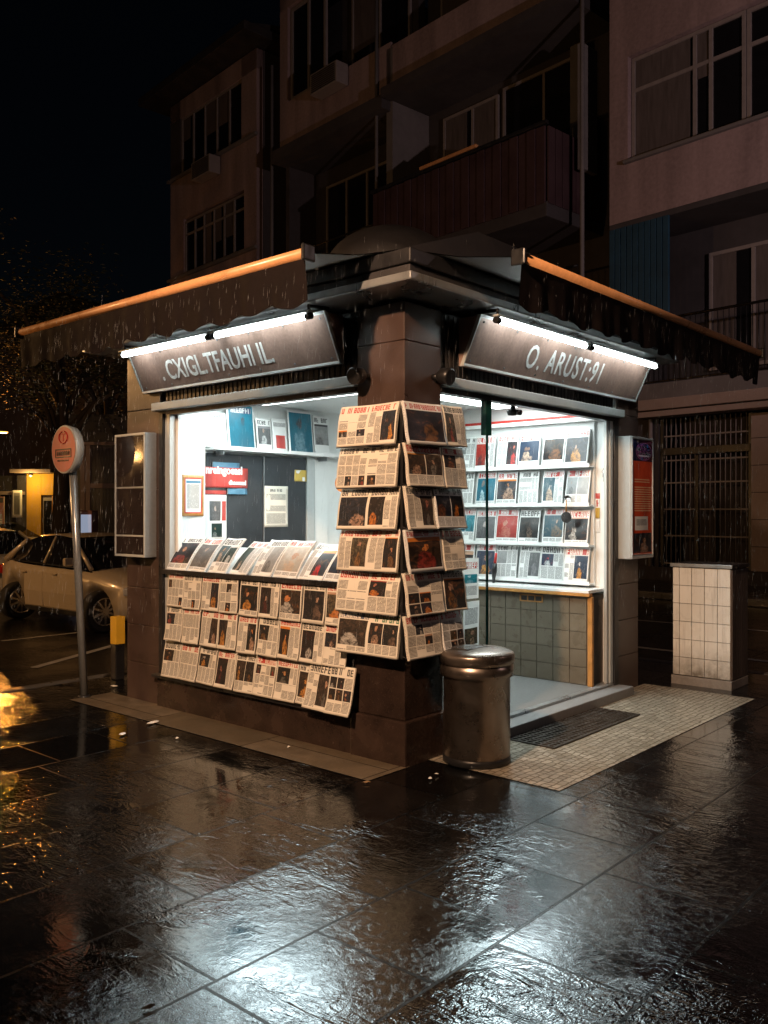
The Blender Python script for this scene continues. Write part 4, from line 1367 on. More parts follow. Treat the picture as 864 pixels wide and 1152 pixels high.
def make_car(label, loc, rz, paint, group):
    """nose towards local -y... length along local y, 4.2 m; origin on the road under the middle"""
    car = thing('parked_car', label, 'car', loc, rz, group)
    L = 4.2
    #            y(from nose) halfw  zlow  zbelt(shoulder) ztop(hood or belt deck)
    st = [(0.00, .52, .34, .56, .60), (.06, .66, .24, .62, .68), (.25, .78, .20, .68, .77), (.60, .855, .19, .74, .86), (1.05, .87, .19, .80, .93), (1.35, .875, .19, .84, .96),
          (1.9, .875, .19, .86, .97), (2.6, .875, .19, .88, .98), (3.2, .87, .19, .90, 1.0), (3.7, .845, .20, .91, 1.02), (4.0, .79, .24, .88, 1.0), (4.15, .70, .30, .80, .92), (4.2, .60, .36, .72, .80)]
    b = MB(); i = b.mi(paint)
    rings = []
    for (y, hw, zl, zs, zt) in st:
        zm = (zl + zs)/2
        prof = [(-hw*.80, zl), (-hw*.97, zl + .06), (-hw, zm), (-hw*.985, zs), (-hw*.90, zt - .015), (-hw*.45, zt + .018), (0, zt + .025),
                (hw*.45, zt + .018), (hw*.90, zt - .015), (hw*.985, zs), (hw, zm), (hw*.97, zl + .06), (hw*.80, zl)]
        rings.append([b.bm.verts.new((px, y - L/2, pz)) for px, pz in prof])
    for a, c in zip(rings, rings[1:]):
        n = len(a)
        for q in range(n):
            f = b.bm.faces.new((a[q], a[(q + 1) % n], c[(q + 1) % n], c[q])); f.material_index = i; f.smooth = True
    b.bm.faces.new(rings[0]).material_index = i
    b.bm.faces.new(list(reversed(rings[-1]))).material_index = i
    bmesh.ops.recalc_face_normals(b.bm, faces=list(b.bm.faces))
    body = b.build('body', car)
    # wheel arches cut through the flanks
    cut = MB()
    for yy in (.80, 3.42):
        cut.tube([(-1.2, yy - L/2, .315), (-.55, yy - L/2, .315)], .375, 'tyre', 28)
        cut.tube([(.55, yy - L/2, .315), (1.2, yy - L/2, .315)], .375, 'tyre', 28)
    co = cut.build('tmp_cut', car)
    md = body.modifiers.new('arch', 'BOOLEAN'); md.operation = 'DIFFERENCE'; md.object = co; md.solver = 'EXACT'
    bpy.context.view_layer.update()
    me = bpy.data.meshes.new_from_object(body.evaluated_get(bpy.context.evaluated_depsgraph_get()))
    body.modifiers.clear(); body.data = me
    bpy.data.objects.remove(co)
    # glasshouse: stations along y of (half width at belt, at roof, belt z, roof z)
    gs = [(1.02, .80, .62, .93, .945), (1.45, .82, .63, .955, 1.20), (1.85, .83, .61, .965, 1.40), (2.4, .83, .60, .975, 1.45), (3.0, .82, .595, .99, 1.43), (3.55, .79, .57, 1.01, 1.32), (3.95, .74, .56, 1.0, 1.08), (4.08, .70, .56, .98, .985)]
    b = MB(); i = b.mi('dark_glass')
    rings = []
    for (y, wb, wr, zb, zr) in gs:
        prof = [(-wb, zb - .04), (-wr - (wb - wr)*.15, zr - .06*(zr - zb)), (-wr*.9, zr - .005), (0, zr + .012), (wr*.9, zr - .005), (wr + (wb - wr)*.15, zr - .06*(zr - zb)), (wb, zb - .04)]
        rings.append([b.bm.verts.new((px, y - L/2, pz)) for px, pz in prof])
    for a, c in zip(rings, rings[1:]):
        for q in range(6):
            f = b.bm.faces.new((a[q], a[q + 1], c[q + 1], c[q])); f.material_index = i; f.smooth = True
    bmesh.ops.recalc_face_normals(b.bm, faces=list(b.bm.faces))
    b.build('window', car)
    b = MB(); i = b.mi(paint)                      # roof skin, a little proud of the glass
    rings = []
    for (y, wb, wr, zb, zr) in gs[2:6]:
        rings.append([b.bm.verts.new((px, y - L/2, pz)) for px, pz in ((-wr - .035, zr - .045), (-wr*.9, zr + .006), (0, zr + .024), (wr*.9, zr + .006), (wr + .035, zr - .045))])
    for a, c in zip(rings, rings[1:]):
        for q in range(4):
            f = b.bm.faces.new((a[q], a[q + 1], c[q + 1], c[q])); f.material_index = i; f.smooth = True
    b.build('roof', car)
    for s in (-1, 1):                              # pillars
        def pl(p0, p1, w):
            b = MB(); b.tube([p0, p1], [w, w*.8], paint, 8); b.build('roof_pillar', car)
        pl((s*.80, 1.05 - L/2, .94), (s*.625, 1.86 - L/2, 1.39), .035)
        pl((s*.832, 2.45 - L/2, .96), (s*.625, 2.42 - L/2, 1.42), .028)
        pl((s*.775, 3.85 - L/2, 1.0), (s*.60, 3.42 - L/2, 1.34), .06)
        b = MB(); b.tube([(s*.84, 1.36 - L/2, 1.0), (s*.93, 1.38 - L/2, 1.03)], .02, paint, 8); b.box(s*.90, s*1.06, 1.36 - L/2, 1.45 - L/2, .985, 1.11, paint, .03); b.build('wing_mirror', car)
        for yy in (1.95, 2.95):
            b = MB(); b.box(s*.872, s*.90, yy - L/2, yy + .16 - L/2, .815, .84, paint, .008); b.build('door_handle', car)
        for ya, yb in ((1.22, 2.40), (2.43, 3.03)):   # doors: thin skins a touch proud of the flank
            b = MB(); b.poly_prism([(s*.80, .29), (s*.858, .29), (s*.8795, .53), (s*.869, .845), (s*.80, .845)], 'y', ya - L/2, yb - L/2, paint); b.build('door', car)
        b = MB()
        M = Matrix.Translation((s*.64, .17 - L/2, .645)) @ Matrix.Rotation(R(-s*38), 4, 'Z')
        b.box(-.19, .19, -.06, .09, -.055, .065, 'lamp_lens', .03, M); b.build('headlight', car)
        b = MB(); b.box(s*.58, s*.77, 4.03 - L/2, 4.17 - L/2, .74, .90, 'tail_lens', .03); b.build('tail_light', car)
        for yy in (.80, 3.42):
            wheel(car, (s*.775, yy - L/2, .315), s)
    for s in (-1, 1):
        b = MB(); b.box(s*.835, s*.872, 1.2 - L/2, 3.02 - L/2, .20, .275, 'black_plastic', .01); b.build('sill', car)
        b = MB(); b.tube([(s*.845, 1.15 - L/2, .945), (s*.872, 1.7 - L/2, .962), (s*.868, 2.6 - L/2, .985), (s*.83, 3.6 - L/2, 1.01)], .012, 'black_plastic', 6); b.build('window_trim', car)
    b = MB(); b.box(-.42, .42, -.012 - L/2, .10 - L/2, .36, .50, 'black_plastic', .02); b.box(-.36, .36, -.01 - L/2, .10 - L/2, .545, .60, 'black_plastic', .015); b.build('grille', car)
    b = MB(); b.box(-.24, .24, -.022 - L/2, -.013 - L/2, .40, .49, 'white_gloss', .003); b.build('number_plate', car)
    return car
CG = 'cars parked in the side street'
fx, fy = on_ground(108, 713, -.12)
make_car('champagne coloured hatchback parked behind the leaning sign pole', K(fx + .87, fy + 1.30, -.12), ANG, 'car_paint', CG)
fx, fy = on_ground(10, 682, -.12)
make_car('pale car with its nose just showing behind the champagne hatchback', K(fx + .55, fy + 2.2, -.12), ANG, 'car_white', CG)
c3 = Vector((-13.3, 31.0, -.12))
make_car('white car parked further down the street before the yellow shopfront', c3, ANG + .25, 'car_white', CG)

# ================================================================== HOUSES
HG = 'old apartment houses across the street'
def house(label, cat='building'):
    return thing('apartment_building', label, cat, FP, FANG, HG)
def wbox(b, t0, t1, d0, d1, z0, z1, m, bev=0):        # t along the row (towards the far end), d inwards
    b.box(-t1, -t0, d0, d1, z0, z1, m, bev)
def window(h, t0, t1, z0, z1, d, cols=(0, .33, .66, 1), trans=None, m='frame_grey', fr=.09):
    b = MB()
    wbox(b, t0, t1, d - .05, d + .05, z0, z0 + fr, m); wbox(b, t0, t1, d - .05, d + .05, z1 - fr, z1, m)
    for c in cols:
        tt = t0 + (t1 - t0 - fr)*c
        wbox(b, tt, tt + fr, d - .052, d + .052, z0 + fr + .002, z1 - fr - .002, m)
    if trans:
        zt = z0 + (z1 - z0)*trans
        wbox(b, t0 + fr, t1 - fr, d - .045, d + .045, zt, zt + fr, m)
    f = b.build('window', h)
    b = MB(); wbox(b, t0 + .02, t1 - .02, d + .0, d + .02, z0 + .02, z1 - .02, 'dark_glass'); b.build('pane', f)
    cr = random.Random(int(t0*13 + z0*7))
    for ca, cb in zip(cols, cols[1:]):
        if cr.random() < .45:
            ta, tb = t0 + fr + (t1 - t0 - fr)*ca, t0 + (t1 - t0 - fr)*cb
            lo = z0 + fr + (0 if cr.random() < .5 else (z1 - z0)*cr.uniform(.3, .6))
            b = MB(); wbox(b, ta + (tb - ta)*cr.uniform(0, .4), tb, d - .012, d - .003, lo, z1 - fr, 'curtain'); b.build('curtain', f)
    return f
def railing(h, t0, t1, d, z0, z1, step=.13, ret=0.0, name='railing'):
    b = MB()
    b.tube([(-t0, d, z1), (-t1, d, z1)], .035, 'dark_metal', 6)
    b.tube([(-t0, d, z0 + .06), (-t1, d, z0 + .06)], .022, 'dark_metal', 6)
    k = int((t1 - t0)/step)
    for q in range(k + 1):
        tt = t0 + (t1 - t0)*q/k
        b.tube([(-tt, d, z0 + .06), (-tt, d, z1)], .011, 'dark_metal', 4)
    return b.build(name, h)
def ac(label, t, z):
    a = thing('air_conditioner', label, 'air conditioner', FW(t, .02, z), FANG, 'air conditioners on the house fronts')
    b = MB(); b.box(-.75, .75, -.55, -.02, 0, .75, 'frame_grey', .03); b.build('casing', a)
    b = MB()
    for k in range(9):
        b.box(-.66, .66, -.565, -.552, .06 + k*.072, .10 + k*.072, 'dark_metal')
    b.build('grille', a)

# -- the nearest house, over the white tiled box
h1 = house('pinkish apartment house with a big gridded window over a barred shop gate')
D0 = 1.6                                   # loggias lie this far back
b = MB()
wbox(b, -9, 3.86, 0, .35, 9.15, 10.70, 'stucco_pink')          # parapet band
wbox(b, 3.32, 3.86, 0, .35, 10.70, 13.35, 'stucco_pink')
wbox(b, -9, 3.86, 0, .35, 13.35, 19.5, 'stucco_pink')
wbox(b, -9, -3.2, 0, .35, 10.70, 13.35, 'stucco_pink')
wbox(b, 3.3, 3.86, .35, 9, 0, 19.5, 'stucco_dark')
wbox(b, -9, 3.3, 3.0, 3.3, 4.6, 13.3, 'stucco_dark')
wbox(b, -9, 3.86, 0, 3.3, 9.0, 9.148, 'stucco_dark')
b.build('wall', h1)
window(h1, .3, 3.30, 10.72, 13.33, .20, (0, .28, .42, 1), .66)
window(h1, -3.18, .28, 10.72, 13.33, .22, (0, .5, 1), .66)
b = MB(); wbox(b, -9, 3.4, -.12, .2, 10.60, 10.68, 'stucco_grey', .01); b.build('sill', h1)
# first floor: glazed, railed loggia
b = MB(); wbox(b, -9, 3.3, D0, D0 + .3, 4.9, 9.0, 'stucco_dark'); wbox(b, -9, 3.86, 0, D0 + .3, 4.45, 4.9, 'stucco_grey'); b.build('loggia', h1)
window(h1, -2.6, 1.9, 5.3, 8.3, D0 - .06, (0, .25, .5, .75, 1))
railing(h1, -9, 3.2, .10, 4.9, 6.5, .14)
b = MB()
for k in range(10):
    wbox(b, 2.15 + k*.17, 2.30 + k*.17, -.06, .02, 6.6, 9.0, 'cladding_blue', .01)
b.build('cladding_panel', h1)
# ground floor shop: beam, transom grille, gate, pale wall
b = MB()
wbox(b, -9, 2.9, -.55, .1, 4.18, 4.44, 'plaster_light', .02); wbox(b, -9, 2.85, -.45, .1, 4.02, 4.16, 'plaster_light', .02)
b.build('shop_beam', h1)
b = MB()
wbox(b, -9, .10, 0, .4, .35, 3.95, 'plaster_light'); wbox(b, 2.45, 3.86, 0, .4, .3, 4.4, 'stucco_dark'); wbox(b, -9, 3.86, -.05, .5, -.12, .34, 'stucco_dark')
for k in range(5):
    wbox(b, -9, .10, -.006, .0, .9 + k*.62, .915 + k*.62, 'stucco_dark')
wbox(b, .10, 2.45, .8, 1.0, .3, 4.0, 'stucco_dark')
b.build('shop_wall', h1)
b = MB()
for k in range(19):
    tt = .14 + k*.127
    b.tube([(-tt, .12, .36), (-tt, .12, 4.0)], .014, 'frame_grey', 5)
for z in (.42, 1.1, 1.75, 2.4, 2.95, 3.55):
    wbox(b, .12, 2.44, .095, .118, z, z + .035, 'frame_grey')
wbox(b, .11, 2.44, .06, .2, 3.10, 3.28, 'dark_metal', .01); wbox(b, .11, .2, .06, .2, .35, 3.98, 'dark_metal', .01); wbox(b, 2.35, 2.44, .06, .2, .35, 3.98, 'dark_metal', .01); wbox(b, 1.42, 1.5, .06, .16, .35, 3.08, 'dark_metal', .01)
b.build('gate', h1)
b = MB(); b.tube([(-2.62, -.08, .35), (-2.62, -.08, 4.0)], .05, 'frame_grey', 8); b.build('drain_pipe', h1)

# -- the middle house with the big balcony
h2 = house('dark apartment house with a projecting clad balcony rising behind the kiosk')
b = MB()
wbox(b, 4.75, 12.25, 0, .3, 15.6, 17.15, 'stucco_pink')
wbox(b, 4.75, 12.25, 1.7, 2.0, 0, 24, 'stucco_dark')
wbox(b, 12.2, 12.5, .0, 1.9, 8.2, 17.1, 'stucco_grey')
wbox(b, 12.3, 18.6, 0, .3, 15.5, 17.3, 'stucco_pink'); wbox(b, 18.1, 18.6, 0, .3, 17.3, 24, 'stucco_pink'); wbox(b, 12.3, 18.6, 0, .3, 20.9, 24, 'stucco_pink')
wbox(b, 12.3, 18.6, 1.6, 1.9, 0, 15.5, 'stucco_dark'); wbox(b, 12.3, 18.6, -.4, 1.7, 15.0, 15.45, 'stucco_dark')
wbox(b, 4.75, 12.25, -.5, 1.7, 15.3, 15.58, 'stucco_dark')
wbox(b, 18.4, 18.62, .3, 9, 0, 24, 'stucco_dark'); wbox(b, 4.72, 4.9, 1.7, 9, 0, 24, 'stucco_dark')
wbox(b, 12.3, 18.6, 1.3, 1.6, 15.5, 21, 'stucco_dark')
b.build('wall', h2)
window(h2, 5.6, 8.8, 12.3, 15.0, 1.62, (0, .5, 1)); window(h2, 9.0, 11.4, 12.0, 14.9, 1.62, (0, .45, 1))
window(h2, 15.9, 18.05, 17.35, 20.85, .16, (0, .48, 1), None, 'frame_grey', .12); window(h2, 12.6, 15.7, 17.4, 20.8, 1.22, (0, .5, 1))
window(h2, 12.8, 17.6, 10.9, 14.3, 1.52, (0, .25, .5, .75, 1)); window(h2, 5.5, 11.5, 17.3, 20.5, 1.6, (0, .3, .6, 1))
railing(h2, 12.5, 18.4, .1, 9.8, 11.5, .2)
b = MB(); wbox(b, 12.3, 18.6, 0, 1.6, 9.3, 9.75, 'stucco_grey'); b.build('balcony_slab', h2)
bl = MB()
wbox(bl, 5.2, 12.2, -.9, 1.7, 9.55, 9.95, 'stucco_dark', .03); bal = bl.build('balcony', h2)
b = MB()
k = 0
while 5.25 + k*.30 < 12.1:
    wbox(b, 5.25 + k*.30, 5.53 + k*.30, -.93 - (.03 if k % 2 else 0), -.86, 9.9, 11.95, 'cladding', .01); k += 1
for q in range(8):
    b.box(-5.23, -5.17, -.85 + q*.31, -.57 + q*.31, 9.9, 11.95, 'cladding', .01)
b.build('cladding_panel', bal)
b = MB(); wbox(b, 5.15, 12.2, -1.0, -.86, 11.97, 12.07, 'dark_metal', .02); wbox(b, 7.6, 9.9, -1.03, -.90, 12.075, 12.17, 'orange_paint', .02); b.build('balcony_rail', bal)
b = MB(); wbox(b, 5.5, 5.9, 1.1, 1.3, 12, 15.0, 'stucco_grey'); wbox(b, 4.85, 5.0, .2, .9, 11.0, 14.4, 'stucco_grey'); b.build('side_screen', h2)
for tt in (4.65, 12.9, 19.0):
    b = MB(); b.tube([(-tt, -.09, 0), (-tt, -.09, 19)], .06, 'stucco_grey', 8); b.build('drain_pipe', h2)
for k, z in enumerate((4.4, 7.0)):
    railing(h2, 5.0, 12, .2, z, z + 1.4, .2)
b = MB(); wbox(b, 4.75, 18.6, .0, 1.5, 0, 4.0, 'stucco_dark'); wbox(b, 4.75, 18.6, .0, 1.7, 6.6, 6.95, 'stucco_dark'); b.build('ground_storey', h2)
ac('air conditioner hung under the double window of the balcony house', 15.2, 16.6)

# -- the far house with the overhanging eaves
h3 = house('far pinkish apartment house with overhanging eaves and strip windows')
b = MB()
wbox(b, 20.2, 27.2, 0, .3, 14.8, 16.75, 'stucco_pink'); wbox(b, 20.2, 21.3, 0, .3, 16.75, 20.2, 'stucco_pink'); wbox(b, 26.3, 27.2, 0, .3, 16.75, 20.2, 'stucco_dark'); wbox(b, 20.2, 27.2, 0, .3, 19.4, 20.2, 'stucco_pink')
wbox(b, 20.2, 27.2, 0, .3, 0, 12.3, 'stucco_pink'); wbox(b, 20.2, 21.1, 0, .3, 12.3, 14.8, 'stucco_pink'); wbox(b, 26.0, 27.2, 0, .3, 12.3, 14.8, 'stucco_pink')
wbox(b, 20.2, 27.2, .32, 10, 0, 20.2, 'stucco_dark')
b.build('wall', h3)
window(h3, 21.3, 26.3, 16.8, 19.4, .12, (0, .2, .4, .6, .8, 1)); window(h3, 21.1, 26.0, 12.35, 14.7, .12, (0, .17, .33, .5, .67, .83, 1), .72)
b = MB(); wbox(b, 19.4, 28.2, -1.1, 10, 20.25, 20.6, 'roof_dark', .03); b.poly_prism([(-1.1, 20.6), (10, 20.6), (5, 22.2)], 'x', -28.0, -19.6, 'roof_dark'); b.build('roof', h3)
for zz in (16.70, 12.18):
    b = MB(); wbox(b, 20.1, 27.3, -.15, .0, zz, zz + .12, 'stucco_grey', .02); b.build('sill', h3)
ac('air conditioner hung under the strip window of the far eaved house', 23.6, 15.9)

# -- low house far left beyond the trees
h4 = thing('distant_house', 'dim low house with a gabled roof far beyond the trees', 'building', Vector((-27, 72, 0)), R(-25))
b = MB(); b.box(-7, 7, 0, 9, 0, 17, 'stucco_grey'); b.build('wall', h4)
b = MB(); b.poly_prism([(-7.6, 17), (7.6, 17), (1, 19.6)], 'y', -.5, 9.5, 'roof_dark'); b.build('roof', h4)

# -- yellow shopfront and fenced yard at the end of the side street
SY = 31.0
def SX(u):
    return ray(u)*SY
sf = thing('yellow_shopfront', 'yellow-walled shopfront lit by a lamp at the end of the side street', 'building', (0, SY, 0), 0)
b = MB()
b.box(SX(30), SX(46), 0, .3, -.1, 3.05, 'stucco_ochre'); b.box(SX(46.2), SX(62), 0, .3, 2.3, 3.05, 'stucco_ochre'); b.box(SX(18), SX(30) - .01, .1, .4, -.1, 3.0, 'stucco_dark'); b.box(SX(-90), SX(66), .5, .9, -.1, 3.0, 'roof_dark'); b.box(SX(66) + .01, SX(200), .5, .9, -.1, 5.2, 'roof_dark')
b.build('wall', sf)
b = MB(); b.box(SX(17), SX(63), -.5, .5, 3.07, 3.2, 'plaster_light', .02); b.box(SX(-30), SX(27), -.35, .35, 2.3, 2.42, 'plaster_light', .02); b.build('canopy', sf)
b = MB(); b.box(SX(46.3), SX(62), .12, .2, -.1, 2.28, 'frame_grey', .01); b.box(SX(58), SX(62), .04, .11, -.1, 2.28, 'orange_paint', .01); dr = b.build('door', sf)
b = MB(); b.box(SX(48), SX(57), .10, .118, .3, 2.1, 'dark_glass'); b.build('pane', dr)
def far_poster(name, label, u0, v0, u1, v1, rects, base):
    z1, z0 = H + (577 - v0)/F*SY, H + (577 - v1)/F*SY
    w, h = SX(u1) - SX(u0), z1 - z0
    o = sheet(name, w, h, [(a*w, bb*h, c*w, d*h, m) for a, bb, c, d, m in rects], '_gloss', base=base, thick=.03, rs=random.Random(int(u0 + 900)))
    o.location = ((SX(u0) + SX(u1))/2, SY - .42, z0)
    tag(o, label, 'poster')
far_poster('wall_poster', 'white poster with black signs next to the yellow wall', 19, 553, 30, 583, [(.2, .1, .8, .9, 'ph_grey')], 'block_white')
far_poster('notice_board', 'pale pink notice board beside the yellow shopfront', -4, 560, 10.5, 608, [(.15, .12, .85, .6, 'text'), (.05, .86, .95, .98, 'block_black')], 'pink_panel')
yd = thing('yard_fence', 'tall dark fence of bars between posts beyond the parked hatchback', 'fence', (0, 29.5, 0), 0)
FX = lambda u: ray(u)*29.5
b = MB()
for k in range(40):
    xx = FX(78) + k*(FX(140) - FX(78))/39
    b.tube([(xx, 0, 0), (xx, 0, 3.9)], .012, 'frame_grey', 5)
b.build('bars', yd)
b = MB(); b.box(FX(76), FX(146), -.05, .05, 3.95, 4.05, 'plaster_light', .01); b.box(FX(96), FX(146), -.08, .05, 2.5, 2.66, 'plaster_light', .01); b.build('rail', yd)
for u in (77, 91, 97):
    b = MB(); b.box(FX(u), FX(u) + .16, -.09, .09, -.1, 3.94, 'plaster_light', .02); b.build('post', yd)
t = thing('vending_kiosk', 'pink vending cabinet with a small bluish screen behind the hatchback roof', 'vending machine', (FX(117), 27.5, 0), 0)
b = MB(); b.box(-.42, .36, -.3, .3, -.1, 1.75, 'pink_panel', .02)
for k in range(5):
    b.box(-.40 + k*.09, -.34 + k*.09, -.31, -.302, .3, 1.7, 'plaster_light')
b.build('cabinet', t)
b = MB(); b.box(.02, .34, -.315, -.303, .95, 1.62, 'screen_glow'); b.build('screen', t)

# ================================================================== TREES
def tree(label, loc, h, rad, seed, leaves=3600, trunk=.16):
    rs = random.Random(seed)
    t = thing('street_tree', label, 'tree', loc, rs.uniform(0, 6), 'dark street trees')
    b = MB()
    top = h*.62
    b.tube([(0, 0, 0), (.05, .03, h*.2), (.02, -.05, h*.42), (.1, .05, top)], [trunk*1.3, trunk, trunk*.8, trunk*.4], 'bark', 10)
    ends = []
    for k in range(9):
        a = 2*PI*k/9 + rs.uniform(-.3, .3)
        z0 = h*rs.uniform(.34, .58)
        r = rad*rs.uniform(.45, .85)
        e = Vector((r*math.cos(a), r*math.sin(a), z0 + h*rs.uniform(.12, .36)))
        m = Vector((e.x*.45, e.y*.45, z0 + (e.z - z0)*.65))
        b.tube([(0.03, 0, z0), m, e], [trunk*.45, trunk*.28, trunk*.1], 'bark', 6)
        ends.append(e)
    b.build('trunk', t)
    b = MB(); i = b.mi('night_leaves')
    cl = [(e + Vector((rs.gauss(0, .2), rs.gauss(0, .2), rs.gauss(0, .2)))*rad, rad*rs.uniform(.22, .42)) for e in ends for _ in range(3)] + [(Vector((rs.gauss(0, .25)*rad, rs.gauss(0, .25)*rad, h*rs.uniform(.75, .98))), rad*rs.uniform(.25, .4)) for _ in range(7)]
    for k in range(leaves):
        c, r = rs.choice(cl)
        d = Vector((rs.gauss(0, 1), rs.gauss(0, 1), rs.gauss(0, .8))).normalized()*r*rs.random()**.45
        p = c + d
        s = rs.uniform(.05, .11)*max(1, h/8)
        q = Matrix.Rotation(rs.uniform(0, 6), 3, 'Z') @ Matrix.Rotation(rs.uniform(-1.2, 1.2), 3, 'X')
        vs = [b.bm.verts.new(p + q @ Vector(v)) for v in ((-s*.5, 0, 0), (0, -s*.35, .02), (s, 0, 0), (0, s*.35, .02))]
        f = b.bm.faces.new(vs); f.material_index = i
    b.build('crown', t)
tree('dark leafy tree with a straight trunk beyond the leaning sign pole', (ray(68)*26, 26, -.1), 9.5, 3.0, 21, 4200, .26)
tree('dark spreading tree at the far end of the side street near the lamp', (ray(70)*44, 44, -.1), 12, 4.2, 22, 4200, .25)
tree('dark tree standing between the yellow shopfront and the far house', (ray(120)*38, 38, -.1), 11, 4.0, 23, 4200, .25)

# ================================================================== STREET LAMPS (lit)
def street_lamp(label, loc, rz, h, power, arm=.9, col=(1.0, .50, .16), bulb=.10, spot=None):
    t = thing('street_lamp', label, 'street lamp', loc, rz, 'lit sodium street lamps')
    b = MB(); b.lathe([(.12, 0), (.12, .03), (.085, .05), (.075, .6), (.055, .65), (.045, h)], 'dark_metal', 16); b.build('pole', t)
    b = MB(); b.tube([(0, 0, h - .25), (arm*.4, 0, h + .02), (arm, 0, h + .08)], .028, 'dark_metal', 8); b.build('arm', t)
    b = MB(); b.box(arm - .12, arm + .42, -.12, .12, h + .05, h + .15, 'dark_metal', .04); hd = b.build('lamp_head', t)
    b = MB(); b.lathe([(.03, h - .035), (bulb*.8, h - .02), (bulb, h + .02), (bulb*.9, h + .048)], 'sodium_glow', 14, (arm + .16, 0)); b.build('bulb', hd)
    L = bpy.data.lights.new('lamp_light', 'POINT')
    L.energy, L.color, L.shadow_soft_size = power, col, .12
    lo = bpy.data.objects.new('lamp_light', L); COL.objects.link(lo)
    lo.parent = t; lo.location = (arm + .16, 0, h - .17)
    if spot:                                       # cut-off optics towards the kiosk; an added upward beam towards the house fronts
        S = bpy.data.lights.new('lamp_beam', 'SPOT')
        S.energy, S.color, S.shadow_soft_size, S.spot_size, S.spot_blend = spot[1], col, .12, R(62), .7
        so = bpy.data.objects.new('lamp_beam', S); COL.objects.link(so)
        so.location = Vector(loc) + Matrix.Rotation(rz, 3, 'Z') @ Vector((arm + .16, 0, h - .2))
        so.rotation_euler = (Vector(spot[0]) - so.location).to_track_quat('-Z', 'Y').to_euler()
    return t
# near lamp behind the photographer's shoulder, lights the window side warm
street_lamp('sodium street lamp on the pavement well in front of the serving window', K(-6.6, -1.6, 0), ANG, 5.2, 110, col=(1.0, .615, .37), spot=(K(0, .5, 1.25), 2500))
p = (ray(3)*46, 46, -.1)
street_lamp('orange street lamp glowing far beyond the yellow shopfront', (p[0] - .8, p[1], p[2]), 0, 5.95, 1000, .65, bulb=.26, col=(1.0, .36, .06))
street_lamp('street lamp standing across the side street facing the dark showcase', K(-11.1, 20.3, -.1), ANG - .6, 3.7, 420, bulb=.16)
street_lamp('unseen street lamp added at the side street kerb to light the hatchback', K(-5.2, 11.6, -.1), ANG, 5.2, 850, col=(1.0, .52, .2))  # lamp added out of view to brighten the hatchback's flank
street_lamp('second street lamp farther along facing the dark showcase', K(-20.0, 33.0, -.1), ANG - .6, 4.6, 250, bulb=.2)
street_lamp('unseen street lamp added in the main street to brighten the house fronts', (12.2, 4.0, -.1), PI*.75, 6.5, 160, col=(1.0, .70, .66), spot=(FW(7, 0, 11.5), 2700))  # added out of view; its upward beam only serves to brighten the facades
# wall lamp over the yellow shop wall
t = thing('wall_lamp', 'small lit wall lamp under the canopy of the yellow shopfront', 'lamp', (SX(40), SY - .42, 3.0), 0)
b = MB(); b.lathe([(.05, -.02), (.09, 0.0), (.06, .06)], 'dark_metal', 12); b.build('shade', t)
b = MB(); b.lathe([(.02, -.07), (.05, -.05), (.045, -.022)], 'sodium_glow', 12); b.build('bulb', t)
L = bpy.data.lights.new('lamp_light', 'POINT'); L.energy, L.color, L.shadow_soft_size = 45, (1, .62, .18), .05
lo = bpy.data.objects.new('lamp_light', L); COL.objects.link(lo); lo.parent = t; lo.location = (0, -.25, -.22)

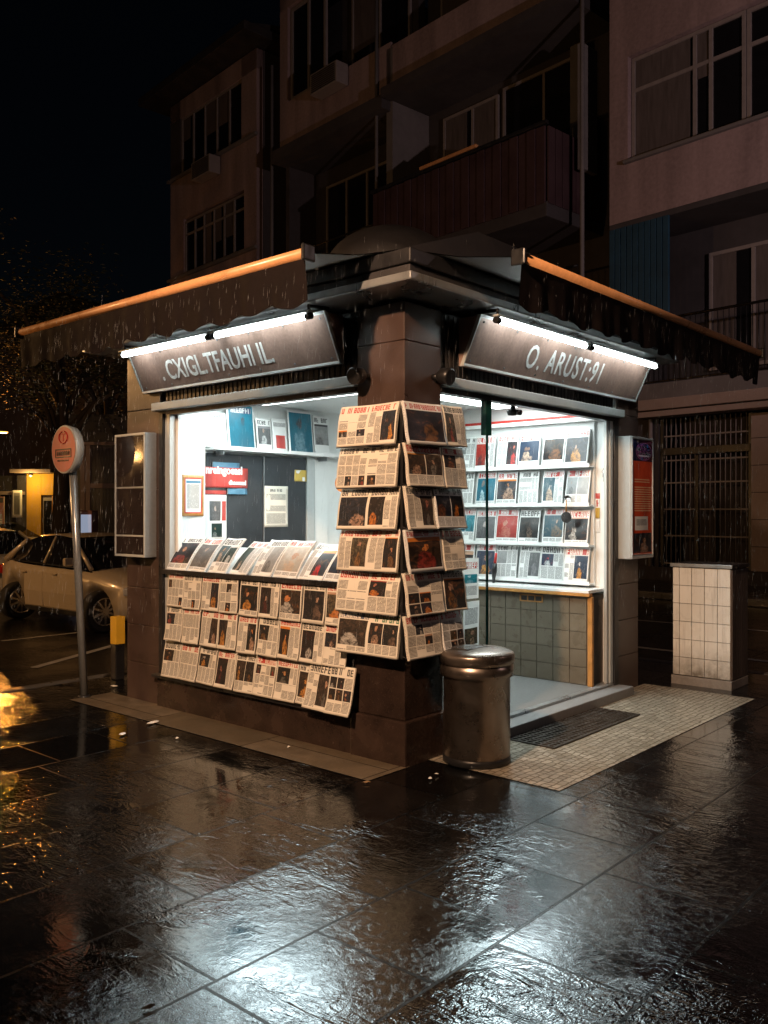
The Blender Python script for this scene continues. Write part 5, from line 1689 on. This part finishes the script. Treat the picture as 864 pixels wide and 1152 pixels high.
# ================================================================== RAIN
b = MB(); i = b.mi('rain_water')
rs = random.Random(5)
for k in range(5200):
    q = rs.random()
    d = -.95 - abs(rs.gauss(0, .22))
    if q < .5:
        x, y = d, rs.uniform(-.9, 4.4)
    elif q < .8:
        x, y = rs.uniform(-.9, 4.6), d
    else:
        x, y = rs.uniform(-1, 4.6), rs.uniform(3.45, 5.5)
    z = rs.uniform(.9, 3.12)
    p = K(x, y, z)
    r, l = rs.uniform(.0002, .00036), rs.uniform(.03, .09)
    sl = Vector((.06, .02, 1)).normalized()*l
    a = b.bm.verts.new(p - sl*.5); c = b.bm.verts.new(p + sl*.5)
    m = [b.bm.verts.new(p - sl*.15 + Vector((r*math.cos(q), r*math.sin(q), 0))) for q in (0, 2.094, 4.189)]
    for q in range(3):
        f = b.bm.faces.new((a, m[(q + 1) % 3], m[q])); f.material_index = i
        f = b.bm.faces.new((c, m[q], m[(q + 1) % 3])); f.material_index = i
tag(b.build('rain'), kind='stuff')

# ================================================================== WORLD, MOON, CAMERA
wd = bpy.data.worlds.new('World')
sc.world = wd
wd.use_nodes = True
nt = wd.node_tree
sky = nt.nodes.new('ShaderNodeTexSky')
sky.sky_type = 'NISHITA'
sky.sun_disc = False
sky.sun_elevation = R(35)
sky.sun_rotation = R(200)
bg = nt.nodes['Background']
bg.inputs[1].default_value = .0004
nt.links.new(sky.outputs[0], bg.inputs[0])
sl = bpy.data.lights.new('moon', 'SUN')
sl.energy, sl.angle, sl.color = .004, R(.5), (.75, .85, 1.0)
so = bpy.data.objects.new('moon', sl)
COL.objects.link(so)
so.rotation_euler = (R(55), 0, R(-20))

cam = bpy.data.cameras.new('camera')
co = bpy.data.objects.new('camera', cam)
COL.objects.link(co)
co.location = (0, 0, H)
co.rotation_euler = (R(90), 0, 0)
cam.sensor_fit = 'AUTO'
cam.sensor_width = 36
cam.lens = F/1152*36
cam.clip_start, cam.clip_end = .05, 2500
sc.camera = co

sc.view_settings.view_transform = 'Standard'
sc.view_settings.look = 'None'
sc.view_settings.exposure = 0
sc.view_settings.gamma = 1
sc.render.engine = 'CYCLES'
cy = sc.cycles
cy.use_denoising = True
cy.max_bounces = 8
cy.diffuse_bounces = 4
cy.glossy_bounces = 4
cy.transmission_bounces = 6
cy.transparent_max_bounces = 12
cy.sample_clamp_indirect = 6
cy.caustics_reflective = False
cy.caustics_refractive = False
